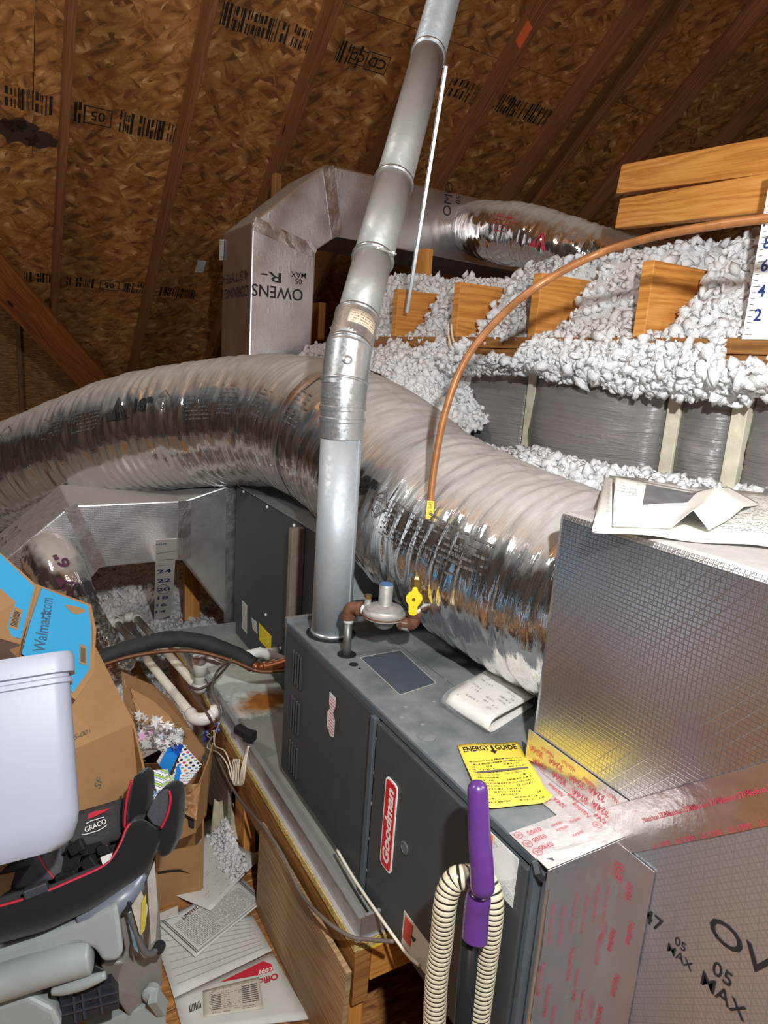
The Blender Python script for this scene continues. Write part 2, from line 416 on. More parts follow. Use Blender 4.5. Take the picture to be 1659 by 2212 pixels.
M = {}
M['osb_roof'] = m_osb('strand_board_roof', rot=-0.692586)
M['osb_floor'] = m_osb('strand_board_floor', bright=1.0)
M['floor_greyed'] = plain('greyed_unseen_decking', lin(112, 104, 96), .85, noise=.3, nsc=12, bump=.3, bsc=60)  # unseen near floor, darkened and greyed so the plenum reflects less orange
M['osb_dim'] = m_osb('strand_board_far', rot=-1.5708, bright=.9)
M['rafter'] = m_wood('rafter_wood', lin(98, 60, 36), lin(134, 86, 52), lin(156, 106, 68), ring=14)
M['lumber'] = m_wood('new_lumber', lin(168, 104, 40), lin(214, 146, 70), lin(232, 176, 104))
M['lumber2'] = m_wood('weathered_lumber', lin(120, 78, 40), lin(168, 116, 62), lin(190, 142, 88))
M['ply'] = m_wood('plywood', lin(128, 98, 66), lin(176, 144, 106), lin(198, 170, 132), ring=20)
M['foil'] = m_foil('foil_duct_board', base=(.84, .84, .86), rough=.33, smudge=.12, crinkle=.16, scrim=.007, scrimh=.035, gloss_noise=.1, dz=(.55, .95))
M['foil_near'] = m_foil('foil_plenum_board', rough=.27, scrim=.0075, crinkle=.06, smudge=.05, dz=(.5, .85), scrimh=.04, gloss_noise=.05, thread_shade=.55)
M['flex'] = m_foil('foil_flex_jacket', base=(.82, .81, .80), rough=.12, scrim=.02, scrimh=.015, crinkle=.85, csc=26, aniso=(40, 7, 1), dz=(.36, .80), dustcol=(.455, .435, .405))
M['tape'] = m_foil('foil_tape', base=(.80, .77, .77), rough=.3, scrim=0, crinkle=.3, csc=60, dust=.6, dustcol=(.55, .52, .5), dz=(.6, .97))
M['red'] = plain('red_tape_print', lin(186, 52, 74), .6)
M['black_ink'] = plain('black_ink', (.012, .011, .011), .6)
M['grey_ink'] = plain('grey_ink', (.11, .10, .095), .6)
M['blue_ink'] = plain('blue_ink', lin(30, 52, 120), .5)
M['galv'] = m_galv('galvanised_steel')
M['flue'] = m_galv('flue_steel', base=(.56, .61, .65), rough=.5, dust=.15, spangle=90, metal=.5)
M['flue_dull'] = m_galv('dull_flue_steel', base=(.48, .49, .47), rough=.55, dust=.5, metal=.55, spangle=40)
M['spangle'] = m_galv('bright_galvanised', base=(.72, .74, .75), rough=.3, dust=.1, spangle=160)
M['case'] = plain('charcoal_enamel', lin(63, 66, 68), .5, noise=.12, nsc=14, bump=.12, bsc=500, bd=.0006, spec=.45)
M['case_lip'] = plain('charcoal_lip', lin(78, 86, 92), .42, noise=.1)
M['white_pvc'] = plain('white_pvc', lin(232, 230, 222), .32, noise=.06, nsc=18)
M['pvc_dirty'] = plain('dusty_pvc', lin(222, 216, 200), .42, noise=.14, nsc=22)
M['white'] = plain('white_card', lin(236, 234, 228), .6, noise=.04)
M['rub'] = plain('black_foam', (.022, .022, .023), .75, noise=.25, bump=.5, bsc=120)
M['black'] = plain('black_plastic', (.018, .018, .02), .38)
M['copper'] = plain('copper', lin(166, 104, 66), .42, .75, noise=.35, nsc=25)
M['brown_copper'] = plain('coated_copper', lin(158, 104, 60), .42, .2, noise=.3, nsc=40)
M['rust'] = plain('rusty_iron', lin(112, 74, 54), .72, .2, noise=.4, nsc=60, bump=.6, bsc=150)
M['iron'] = plain('grey_iron', lin(120, 120, 116), .45, .7, noise=.3, nsc=40)
M['cast'] = plain('cast_alloy', lin(176, 174, 168), .5, .5, noise=.2, nsc=50, bump=.3, bsc=160)
M['brass'] = plain('brass', lin(158, 128, 74), .4, .8, noise=.3, nsc=60)
M['yellow'] = plain('yellow_vinyl', lin(246, 204, 44), .4)
M['wire'] = plain('grey_cable', lin(110, 100, 92), .55)
M['wire_white'] = plain('cream_wire', lin(226, 218, 198), .45)
M['kraft'] = m_card('brown_cardboard', lin(168, 128, 86))
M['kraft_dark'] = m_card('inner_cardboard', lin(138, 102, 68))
M['bluecard'] = m_card('blue_cardboard', lin(58, 158, 206), .9)
# ================================================================== SETTING
TH = 0.692586; CT, ST = math.cos(TH), math.sin(TH); KR = 4.78
def roof(X, s, drop=0.0):
    """X = world x, s = slope distance, drop = perpendicular distance below the sheathing"""
    return V3(X, CAM[1]+s*CT-drop*ST, CAM[2]+KR-s*ST-drop*CT)
ceil = thing('ceiling', roof(2.0, 5.5), kind='structure', label='sloping roof of strand board sheathing on wooden rafters')
nrm_in = V3(0, -ST, -CT)
rows = [2.18, 3.43, 4.684, 5.927, 7.184, 8.43, 9.6]
VX0 = CAM[0]+0.096; VA, VC = 1.627, 6.69      # valley line: s = VC + VA*(X-VX0)
for r in range(len(rows)-1):
    x = -3.2-(1.22 if r % 2 else 0)+.36
    while x < 7.0:
        poly = [(x+.0015, rows[r]+.002), (x+2.4385, rows[r]+.002), (x+2.4385, rows[r+1]-.002), (x+.0015, rows[r+1]-.002)]
        poly = clip(poly, -VA, 1.0, VC-VA*VX0+.22)
        if len(poly) > 2:
            prism('osb_panel', [roof(a, b) for a, b in poly], -nrm_in*.012, M['osb_roof'], ceil)
        x += 2.44
prism('light_leak_backing', [roof(a, b, -.016) for a, b in clip([(-4.6, 1.0), (8, 1.0), (8, 9.6), (-4.6, 9.6)], -VA, 1.0, VC-VA*VX0+.22)], -nrm_in*.004, plain('black_backing', (.02, .018, .016), .9), ceil)  # unseen sheet added to stop light leaking through the panel gaps
# the other roof slope and the gables behind the camera
ry, rz_ = roof(0, 0)[1]-.9*CT, roof(0, 0)[2]+.9*ST
for k in range(4):
    s0, s1 = k*2.44, (k+1)*2.44-.002
    prism('osb_panel', [(-4.6, ry-s0*CT, rz_-s0*ST), (8, ry-s0*CT, rz_-s0*ST), (8, ry-s1*CT, rz_-s1*ST), (-4.6, ry-s1*CT, rz_-s1*ST)], (0, 0, .012), M['osb_floor'], ceil)
prism('osb_panel', [roof(-4.6, -.9), roof(8, -.9), roof(8, 2.18), roof(-4.6, 2.18)], -nrm_in*.012, M['osb_roof'], ceil)
wl_s = prism('wall_left', [(-4.6, -9.5, -.26), (-4.6, 7.3, -.26), (-4.6, 7.3, 1.0), (-4.6, ry, rz_), (-4.6, -9.5, -.2)], (-.02, 0, 0), plain('darkened_unseen_boards', lin(78, 64, 52), .9, noise=.3, nsc=4), kind='structure', label='dark board gable far to the left')  # unseen gable, colour darkened to keep the flex duct's reflections dark
prism('wall_gable', [(8, -9.5, -.26), (8, 7.3, -.26), (8, 7.3, 1.0), (8, ry, rz_), (8, -9.5, -.2)], (.02, 0, 0), M['osb_floor'], kind='structure', label='strand board gable far to the right')
# rafters (right lower edges as seen), double one in the middle
for i, xr in enumerate([-1.45, -.845, -.239, .359, .939, 1.546, 2.057, 2.646, 2.88, 3.45, 4.10, 4.7, 5.3, 5.9, 6.5]):
    X = xr-.019; se = min(9.5, VC+VA*(X-VX0)+.05)
    if se < 3.2: continue
    rf = board('rafter', roof(X, 2.3, .071), roof(X, se, .071), .038, .14, M['rafter'], ceil, up=-nrm_in)
    if abs(xr-2.057) < .001:
        p = at(1055, 230, 'x', X-.0195); 
        s0 = (p[1]-CAM[1])/CT
        quad_sheet('orange_paint_patch', [roof(X-.0205, 4.42, .065), roof(X-.0205, 4.54, .065), roof(X-.0205, 4.54, .137), roof(X-.0205, 4.42, .137)], plain('orange_paint', lin(214, 96, 52), .6), rf, thick=.001)
# diagonal valley board the jack rafters die into
va, vb = (VX0-.55, VC-.55*VA), (VX0+1.15, VC+1.15*VA)
off = V3(0, 0, 0)
board('valley_board', roof(va[0]+.03, va[1]+.10, .165), roof(vb[0]+.03, vb[1]+.10, .165), .235, .04, m_wood('valley_wood', lin(110, 62, 30), lin(164, 98, 50), lin(184, 118, 66)), ceil, up=-nrm_in)
# ink stamps on the sheathing
def stamp(sc, xa, xb, h, seed):
    rs = random.Random(seed); V = []; F = []; x = xa
    while x < xb:
        w = rs.choice([.004, .006, .009, .014]); 
        if rs.random() < .86:
            a = sc-h/2*rs.uniform(.75, 1); b = sc+h/2*rs.uniform(.75, 1)
            segs = [(a, b)] if rs.random() < .45 else [(a, a+(b-a)*.38), (a+(b-a)*.55, b)]
            for s0, s1 in segs:
                n = len(V); V += [roof(x, s0, .002), roof(x+w, s0, .002), roof(x+w, s1, .002), roof(x, s1, .002)]; F.append((n, n+1, n+2, n+3))
        x += w+rs.choice([.004, .007, .012])
    mesh('ink_stamp', V, F, M['black_ink'], ceil)
def xo(px, py): # world x of a pixel on the sheathing
    D = FW+RT*(px-IW/2)/FPX+DN*(py-IH/2)/FPX; t = KR/(D[2]+math.tan(TH)*D[1]); p = CAM+D*t; return p[0], (p[1]-CAM[1])/CT
def stampline(pts, h, seed):
    q = [xo(*p) for p in pts]; s = sum(b for a, b in q)/len(q)
    for k in range(len(q)//2): stamp(s, q[2*k][0], q[2*k+1][0], h, seed+k)
    return s
s1 = stampline([(478, 30), (670, 92), (728, 110), (775, 126), (972, 180), (1192, 258)], .13, 1)
s2 = stampline([(0, 205), (122, 232), (160, 240), (182, 245), (258, 265), (384, 286)], .13, 11)
s3 = stampline([(52, 592), (122, 603), (144, 605), (198, 614), (262, 622), (318, 626), (345, 628), (420, 636)], .10, 21)
for px, py, s, hh in ((212, 252, s2, .11), (236, 618, s3, .10), (815, 135, s1, .11), (772, 122, s1, .09)):
    X, _ = xo(px, py)
    text('ink_stamp', '05' if px < 700 else 'CD', roof(X, s, .0022), (-1, 0, 0), roof(0, 1)-roof(0, 0), hh*.5, M['black_ink'], ceil, bold=.01)
    o = hh*.62
    for a, b, c, d in ((-o, -o*.75, o, -o*.68), (-o, o*.68, o, o*.75), (-o, -o*.75, -o*.94, o*.75), (o*.94, -o*.75, o, o*.75)):
        quad_sheet('ink_frame', [roof(X+a, s+b, .0021), roof(X+c, s+b, .0021), roof(X+c, s+d, .0021), roof(X+a, s+d, .0021)], M['black_ink'], ceil, thick=0)
def blot(px, py, w, h, seed):
    X, s = xo(px, py); rs = random.Random(seed); P = []
    for k in range(22):
        a = k/22*2*math.pi; r = rs.uniform(.55, 1.0); P.append(roof(X+math.cos(a)*w*r, s+math.sin(a)*h*r, .0018))
    mesh('dark_stain', P, [tuple(range(22))], plain('board_stain', lin(60, 42, 28), .7), ceil)
blot(40, 285, .14, .10, 3); blot(92, 303, .12, .06, 4); blot(30, 270, .08, .05, 9)
X, s = xo(433, 575)
lb = quad_sheet('paper_label', [roof(X-.03, s+.055, .003), roof(X+.03, s+.055, .003), roof(X+.03, s-.055, .003), roof(X-.03, s-.055, .003)], m_print('roof_label', lin(214, 212, 204), (.1, .1, .1), 8, 5), ceil, thick=.0006)
# dark gable beyond the valley
far = thing('wall_far', (-.3, 7.2, -.3), kind='structure', label='dark strand board wall seen beyond the diagonal valley board')
for k, x in enumerate([-4.3, -1.86, .58]):
    box('osb_panel', (x+.002, 7.2, -.3), (x+2.438, 7.212, 2.6), M['osb_dim'], far)
for x in (-1.0, -.40, .22, .85):
    board('stud', (x, 7.155, -.3), (x, 7.155, 2.6), .038, .089, M['rafter'], far, up=(0, 1, 0))
# brown insulation-faced wall low at the back left
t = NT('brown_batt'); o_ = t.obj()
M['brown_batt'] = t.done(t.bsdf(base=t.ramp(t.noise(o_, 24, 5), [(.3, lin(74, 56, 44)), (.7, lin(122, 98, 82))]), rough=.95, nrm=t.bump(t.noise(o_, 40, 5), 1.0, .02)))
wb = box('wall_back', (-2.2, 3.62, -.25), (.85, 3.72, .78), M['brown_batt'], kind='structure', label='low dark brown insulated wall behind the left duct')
# floor deck and the lower ceiling board beyond
fl = thing('floor', (0, 0, -.02), kind='structure', label='strand board attic floor decking')
for (x0, x1, y0, y1) in ((-3.2, -.94, -2.4, -.06), (-.935, 1.5, -2.4, -.06), (-3.2, -.94, -.055, 1.16), (-.935, 1.5, -.055, 1.16), (-3.2, -.30, 1.165, 1.72), (-.06, 1.5, 1.165, 2.2)):
    box('floor_panel', (x0, y0, -.02), (x1, y1, 0), M['osb_floor' if y1 > .5 else 'floor_greyed'], fl)
box('ceiling_board', (-4.6, -9.5, -.26), (8.0, 7.3, -.245), plain('old_drywall', lin(150, 140, 128), .9), fl)
for k, x in enumerate([-.86, -.50, -.335, -.165]):
    board('floor_joist', (x, 1.6, .02), (x, 3.6, .02), .038, .19, M['lumber2'], fl)

# ------------------------------------------------------------------ right wall: plates, studs, joists
WX = .80
wr = thing('wall_right', (WX, 1.2, 0), kind='structure', label='framed knee wall with plates, studs and cut joist ends')
board('top_plate', (WX+.045, -1.2, 1.60), (WX+.045, 2.5, 1.60), .089, .036, M['lumber2'], wr)
board('top_plate', (WX+.045, -1.2, 1.562), (WX+.045, 2.5, 1.562), .089, .036, M['lumber2'], wr)
ys_st = [2.30, 1.90, 1.43, 1.022, .497, .324, -.08, -.5]
foam = plain('foam_smeared_stud', lin(206, 198, 176), .85, noise=.2, nsc=20, bump=.6, bsc=40, bd=.004)
for y in ys_st:
    board('stud', (WX+.045, y, 0), (WX+.045, y, 1.543), .038, .089, foam, wr, up=(1, 0, 0))
box('wall_sheet', (WX+.09, -1.2, 0), (WX+.10, 2.5, 1.54), plain('wall_back_sheet', lin(92, 84, 76), .9), wr)
for (px, py, dx, hh) in ((852, 605, .0, .19), (983, 600, .0, .19), (1153, 590, 0, .19), (1388, 568, .0, .19)):
    q = at(px, py, 'x', WX+.01); ye = q[1]-.019
    board('joist', (WX+.01, ye, 1.62+hh/2), (WX+2.3, ye, 1.62+hh/2), .038, hh, M['lumber'], wr)
board('joist', (WX+.01, .1, 1.715), (WX+2.3, .1, 1.715), .038, .19, M['lumber'], wr)
# short blocks standing behind the joist ends
q = at(930, 560, 'x', 1.25); board('block', (q[0], q[1]+.06, 1.62), (q[0], q[1]+.06, q[2]+.05), .038, .10, M['lumber'], wr, up=(0, 1, 0))
q = at(1245, 600, 'x', 1.15); board('block', (q[0], q[1]-.1, q[2]-.02), (q[0], q[1]+.16, q[2]-.02), .038, .06, M['lumber'], wr)
q = at(684, 680, 'x', WX+.02); board('block', (WX+.03, q[1], 1.60), (WX+.03, q[1], q[2]+.06), .038, .09, M['lumber'], wr, up=(0, 1, 0))
q = at(597, 385, 'y', 3.3); board('nailer_block', (q[0], 3.3, q[2]-.4), (q[0], 3.3, q[2]+.02), .038, .06, M['lumber2'], wr, up=(0, 1, 0))

# ------------------------------------------------------------------ grey film-faced batts between the studs
t = NT('grey_film'); o_ = t.obj(); n1 = t.noise(t.map(o_, sc=(1, 2, 26)), 2.2, 4, .6, 1.2); n2 = t.noise(o_, 30, 4)
M['film'] = t.done(t.bsdf(base=t.mix(t.noise(o_, 5, 3), lin(104, 100, 98), lin(128, 123, 120)), rough=.34, spec=.55, nrm=t.bump(t.math('ADD', n1, t.math('MULTIPLY', n2, .2)), .65, .012)))
def batt(y0, y1, z0, z1, bulge, label, seed):
    def f(u, v):
        y = y0+(y1-y0)*u; z = z0+(z1-z0)*v
        b = (max(0, math.sin(math.pi*u))**.45)*(max(0, math.sin(math.pi*(.08+.86*v)))**.5)
        w = (vn(u*3+seed, v*16, 1.3)-.5)*.014*b
        return V3(WX+.03-bulge*b+w, y, z)
    o = grid('insulation_batt', f, 26, 30, M['film'])
    s = o.modifiers.new('solid', 'SOLIDIFY'); s.thickness = .004; s.offset = -1
    props(o, label, 'insulation batt', 'film-faced batts in the knee wall')
batt(1.05, 1.40, 1.16, 1.53, .05, 'narrow grey plastic-faced insulation batt left of the large bulging one', 1)
batt(.518, 1.005, 1.16, 1.53, .11, 'large bulging grey plastic-faced insulation batt under the white fluff', 5)
batt(.345, .480, 1.16, 1.53, .05, 'slim grey plastic-faced insulation batt between two foam-smeared studs', 9)
batt(-.06, .305, 1.16, 1.53, .06, 'grey plastic-faced insulation batt at the right photo edge', 13)
batt(1.45, 1.88, 1.16, 1.53, .05, 'grey plastic-faced insulation batt mostly buried under the fluff slope', 17)

# ------------------------------------------------------------------ blown insulation
t = NT('white_fluff'); o_ = t.obj(); n1 = t.noise(o_, 110, 4, .65); big = t.noise(o_, 4.5, 3)
c = t.mix(t.ramp(big, [(.54, 0.0), (.74, .75)]), lin(248, 248, 248), lin(224, 216, 210))
c = t.mix(t.math('MULTIPLY', n1, .15), c, lin(220, 218, 216))
fn1 = t.bump(n1, .9, .006)
M['fluff'] = t.done(t.n('ShaderNodeMixShader', {0: .25, 1: t.bsdf(base=c, rough=.95, spec=.03, nrm=fn1), 2: t.n('ShaderNodeBsdfTranslucent', {'Color': c, 'Normal': fn1}).outputs[0]}).outputs[0])
bm = bmesh.new(); bmesh.ops.create_icosphere(bm, subdivisions=1, radius=1.0); bm.verts.ensure_lookup_table()
IV = np.array([v.co[:] for v in bm.verts]); IF = np.array([[v.index for v in f.verts] for f in bm.faces]); bm.free()
VARS = []
for k in range(14):
    d = 1+(vn(IV[:, 0]*1.7+k*9, IV[:, 1]*1.7, IV[:, 2]*1.7)-.5)*1.3+(rng.random(len(IV))-.5)*.5
    VARS.append(IV*np.clip(d, .3, 1.8)[:, None])
def tufts(pts, r):
    n = len(pts); Vs = np.zeros((n, len(IV), 3)); q = rng.normal(size=(n, 4)); q /= np.linalg.norm(q, axis=1)[:, None]
    w, x, y, z = q.T
    Rm = np.stack([1-2*(y*y+z*z), 2*(x*y-w*z), 2*(x*z+w*y), 2*(x*y+w*z), 1-2*(x*x+z*z), 2*(y*z-w*x), 2*(x*z-w*y), 2*(y*z+w*x), 1-2*(x*x+y*y)], -1).reshape(n, 3, 3)
    sc = np.stack([rng.uniform(.6, 1.5, n), rng.uniform(.55, 1.1, n), rng.uniform(.4, .9, n)], -1)
    vid = rng.integers(0, len(VARS), n)
    for k in range(len(VARS)):
        m = vid == k
        if m.any(): Vs[m] = np.einsum('nij,nkj->nki', Rm[m], VARS[k][None]*sc[m][:, None])
    Vs = Vs*np.asarray(r).reshape(-1, 1, 1)+pts[:, None]
    F = (IF[None]+(np.arange(n)*len(IV))[:, None, None]).reshape(-1, 3)
    return Vs.reshape(-1, 3), F
def patch(fn, nu, nv, ntuft, rad, keep=None):
    """bumpy base surface plus tufts; fn(u,v) arrays -> (n,3)"""
    uu, vv = np.meshgrid(np.linspace(0, 1, nu), np.linspace(0, 1, nv)); B = fn(uu.ravel(), vv.ravel())
    i = np.arange(nv-1)[:, None]*nu+np.arange(nu-1)[None]; i = i.ravel()
    Q = np.stack([i, i+1, i+nu+1, i+nu], -1); T3 = np.vstack([Q[:, [0, 1, 2]], Q[:, [0, 2, 3]]])
    if keep is not None:
        cen = B[T3].mean(1); T3 = T3[keep(cen)]
    P = fn(rng.random(ntuft), rng.random(ntuft))
    if keep is not None: P = P[keep(P)]
    P = P+rng.normal(scale=rad*.55, size=P.shape)
    r = rad*np.clip(rng.lognormal(-.08, .38, len(P)), .4, 1.9); TV, TF = tufts(P, r)
    return B, T3, TV, TF
def fluff(name, patches, label):
    Vs, Fs, n = [], [], 0
    for B, T3, TV, TF in patches:
        Vs += [B, TV]; Fs += [T3+n, TF+n+len(B)]; n += len(B)+len(TV)
    return mesh(name, np.vstack(Vs), np.vstack(Fs), M['fluff'], smooth=True, kind='stuff', label=label, cat='insulation')
sm = lambda t: np.clip(t, 0, 1)**2*(3-2*np.clip(t, 0, 1))
def hill(u, v):
    y = -.6+3.1*v; X = .815+1.2*u**1.7
    n = vn(y*3.1, X*3.1)*.9+vn(y*8, X*8)*.35-.6
    jo = np.min(np.abs(y[..., None]-np.array([at(px, py, 'x', WX+.01)[1]-.019 for px, py in ((852, 605), (983, 600), (1153, 590), (1388, 568))])), axis=-1)
    ret = np.clip(1-jo/.085, 0, 1)*(.10+.05*vn(y*9, 3.3))       # fluff pulls back from the joist ends
    z = 1.60+.27*sm((X-.80-ret)/.27)+n*.055+.05*sm((X-1.2)/.8)+.08*sm((.5-y)/.6)
    z = z+.05*sm((y-1.9)/.4)
    return np.stack([X, y, z], -1)
def drape(u, v):
    y = -.6+1.98*u; z0 = 1.497+.05*(vn(y*5, 7.7)-.5); z = z0+(1.60-z0)*v
    X = .765-.065*np.sin(math.pi*np.clip(v*.9+.05, 0, 1))-.035*vn(y*7, v*3)
    return np.stack([X, y, z], -1)
def drape_keep(P):
    y, z = P[:, 1], P[:, 2]
    gap = ((z > 1.545) & (y > .97)) | ((z > 1.56) & (y < .43) & (y > -.1))
    return ~gap | (vn(y*14, z*14) > .78)
def slope_l(u, v):
    y = 1.18+1.3*v; X = .50+.30*u
    z = 1.36+.17*sm((y-1.2)/.35)*(.4+.6*u)+.05*u+(vn(y*6, X*6)-.5)*.07-.10*sm((1.35-y)/.3)
    return np.stack([X, y, z], -1)
def berm(u, v):
    y = -.6+1.85*v; X = .52+.28*u
    z = 1.24+.03*u+(vn(y*6, X*6, 2.2)-.5)*.08+.04*sm((.35-y)/.3)-.10*sm((.62-X)/.1)
    return np.stack([X, y, z], -1)
berm_keep = lambda P: ~((P[:, 1] < .30) & (P[:, 0] < .765))
fluff('blown_insulation', [
    patch(hill, 60, 90, 15000, .0115), patch(drape, 50, 10, 3200, .011, drape_keep),
    patch(slope_l, 20, 40, 4200, .011), patch(berm, 16, 50, 3800, .011, berm_keep)],
    'white blown insulation heaped over the joist ends of the knee wall')
def left_f(u, v):
    X = -.98+1.75*u; y = 1.72+1.9*v
    z = .085+(vn(X*4, y*4)-.5)*.09+(vn(X*11, y*11)-.5)*.05+.10*sm((y-2.2)/.5)*sm((X+.35)/.3)*sm((.45-X)/.25)+.03*sm((y-3)/.5)
    return np.stack([X, y, z], -1)
fluff('blown_insulation', [patch(left_f, 60, 60, 7500, .0135)], 'grey-white blown insulation on the attic floor around the depth ruler')
def nook(u, v):
    X = -.145+.055*u; y = 1.00+.22*v; z = .02+.05*u+(vn(X*14, y*14)-.5)*.04
    return np.stack([X, y, z], -1)
fluff('blown_insulation', [patch(nook, 6, 12, 420, .0062)], 'small heap of white insulation on the floor beside the platform')
# ================================================================== PLATFORM, PAN
pl = thing('wooden_platform', (.34, 1.25, 0), 'low lumber platform carrying the drain pan and furnace', 'platform')
board('side_beam', (-.046, .40, .232), (-.046, 2.12, .232), .038, .138, M['lumber2'], pl)
board('front_beam', (-.025, .419, .256), (.76, .419, .256), .038, .089, M['lumber'], pl)
board('back_beam', (-.025, 2.10, .232), (.76, 2.10, .232), .038, .138, M['lumber2'], pl)
board('inner_beam', (.74, .44, .232), (.74, 2.08, .232), .038, .138, M['lumber2'], pl)
for x, y in ((-.046, .46), (-.046, 1.16), (-.046, 2.05), (.74, .5), (.74, 2.05)):
    board('leg', (x, y, 0), (x, y, .163), .038, .089, M['lumber'], pl, up=(0, 1, 0))
t = NT('foam_edge'); o_ = t.obj()
M['foamy'] = t.done(t.bsdf(base=t.ramp(t.noise(o_, 90, 4), [(.3, lin(176, 146, 72)), (.7, lin(222, 200, 128))]), rough=.95, nrm=t.bump(t.noise(o_, 120, 4), 1.0, .006)))
box('foam_board', (-.068, .398, .303), (.76, 2.12, .322), M['foamy'], pl)
box('foil_sheet', (-.066, .40, .3225), (.758, 2.118, .3255), M['tape'], pl)
prism('side_panel', [(-.088, .385, .0), (-.088, .90, .0), (-.084, .90, .275), (-.080, .385, .275)], (-.012, 0, 0), M['ply'], pl)
prism('side_panel', [(-.078, 1.20, .0), (-.078, 1.62, .0), (-.078, 1.62, .22), (-.078, 1.20, .22)], (-.012, 0, 0), m_wood('grey_plywood', lin(112, 104, 92), lin(150, 140, 124), lin(168, 160, 146)), pl)
box('yellow_mark', (-.03, .3985, .296), (.08, .3998, .3015), M['yellow'], pl)
# galvanised pan
t = NT('pan_floor'); o_ = t.obj(); n1 = t.noise(o_, 7, 5, .6); n2 = t.noise(o_, 40, 4)
pos = t.n('ShaderNodeSeparateXYZ', {0: o_})
g = t.n('ShaderNodeNewGeometry').outputs['Position']; gp = t.n('ShaderNodeSeparateXYZ', {0: g})
def blobf(cx, cy, rx, ry):
    dx = t.math('DIVIDE', t.math('SUBTRACT', gp.outputs[0], cx), rx); dy = t.math('DIVIDE', t.math('SUBTRACT', gp.outputs[1], cy), ry)
    d = t.math('SQRT', t.math('ADD', t.math('MULTIPLY', dx, dx), t.math('MULTIPLY', dy, dy)))
    return t.math('ADD', d, t.math('MULTIPLY', t.math('SUBTRACT', t.math('ADD', n1, t.math('MULTIPLY', n2, .5)), .75), 1.1))
base = t.mix(n1, lin(118, 118, 112), lin(158, 158, 150))
sc_ = t.ramp(blobf(*[float(v) for v in at(535, 1478, 'z', .328)[:2]], .26, .26), [(.72, 1.0), (.88, 0.0)])
base = t.mix(sc_, base, t.mix(n2, lin(186, 204, 196), lin(246, 246, 238)))
rs_ = t.ramp(blobf(*[float(v) for v in at(566, 1516, 'z', .328)[:2]], .13, .09), [(.5, 1.0), (.95, 0.0)])
base = t.mix(rs_, base, t.mix(n2, lin(150, 84, 24), lin(196, 128, 50)))
M['pan_floor'] = t.done(t.bsdf(base=base, rough=.62, metal=.15, nrm=t.bump(n2, .3, .002)))
pan = thing('drain_pan', (.35, 1.2, .326), 'galvanised drain pan with rust and white mineral stains', 'drain pan')
box('pan_bottom', (-.055, .405, .326), (.755, 2.03, .328), M['pan_floor'], pan)
for lo, hi in (((-.056, .405, .328), (-.0535, 2.03, .378)), ((-.053, .404, .328), (.755, .4065, .378)), ((-.053, 2.0275, .328), (.755, 2.03, .385)), ((.7525, .407, .328), (.755, 2.027, .378))):
    box('rim', lo, hi, M['galv'], pan)
box('rim_fold', (-.060, .402, .3785), (-.046, 2.03, .3815), M['galv'], pan)
box('rim_fold', (-.045, .402, .3785), (.755, .410, .3815), M['galv'], pan)
box('corner_tab', (-.0525, .407, .330), (-.0505, .44, .376), M['galv'], pan)

# ================================================================== FURNACE
fu = thing('furnace', (.36, .5, .355), 'charcoal grey horizontal gas furnace with red badge and louvred door', 'furnace')
box('cabinet', (.014, .0, .355), (.72, 1.0, .798), M['case'], fu, bev=.003)
t = NT('dusty_charcoal'); o_ = t.obj(); n = t.noise(o_, 9, 5, .62); n2 = t.noise(o_, 60, 3)
M['dusty_case'] = t.done(t.bsdf(base=t.mix(t.ramp(n, [(.35, 0.0), (.62, 1.0)]), lin(90, 97, 101), lin(124, 127, 126)), rough=.62, spec=.3, nrm=t.bump(n2, .1, .001)))
top = box('top_panel', (.004, .0, .798), (.72, 1.0, .800), M['dusty_case'], fu)
box('top_edge_lip', (.0, .0, .786), (.005, .999, .8005), M['case_lip'], fu, bev=.001)
box('end_flange', (.0, .9985, .79), (.11, 1.012, .812), M['galv'], fu)
bd = box('burner_door', (-.001, .492, .362), (.014, .998, .785), M['case'], fu, bev=.002)
box('door_lip', (-.010, .482, .362), (.012, .500, .785), M['case_lip'], fu, bev=.002)
for z0, z1 in ((.655, .75), (.523, .618), (.392, .487)):
    for k in range(4):
        y = .932-k*.0165
        lathe_ = board('louver', (-.0035, y, z0), (-.0035, y, z1), .006, .007, M['case'], bd, up=(1, 0, 0), bev=.0025)
bl = box('blower_door', (-.008, .012, .362), (.014, .474, .782), M['case'], fu, bev=.003)
box('near_post', (-.002, .0005, .356), (.014, .011, .797), M['case_lip'], fu, bev=.001)
for (y, z) in ((.476, .74), (.476, .66), (.476, .50), (.476, .42), (.478, .585)):
    lathe('screw', (-.001, y, z), (-1, 0, 0), [(.005, 0), (.005, .003), (.003, .005)], M['cast'], fu, n=8)
# badge
def rrect(c, r, u, w, h, rad, n=5):
    P = []
    for sx, sy, a0 in ((1, 1, 0), (-1, 1, 90), (-1, -1, 180), (1, -1, 270)):
        for k in range(n+1):
            a = math.radians(a0+90*k/n); P.append(np.asarray(c)+unit(r)*(sx*(w/2-rad)+rad*math.cos(a))+unit(u)*(sy*(h/2-rad)+rad*math.sin(a)))
    return P
bc = V3(-.0085, .397, .591)
bg = prism('brand_badge', rrect(bc, (0, 0, 1), (0, 1, 0), .205, .046, .012), (-.002, 0, 0), M['white'], bl, label='red and white oblong name badge')
rb = prism('badge_face', rrect(bc-V3(.0021, 0, 0), (0, 0, 1), (0, 1, 0), .197, .038, .009), (-.0006, 0, 0), plain('badge_red', lin(206, 34, 44), .4), bg)
text('badge_lettering', 'Goodman', bc-V3(.0032, 0, 0), (0, 0, 1), (0, 1, 0), .026, M['white'], bg, bold=.035, width=.172, shear=.15)
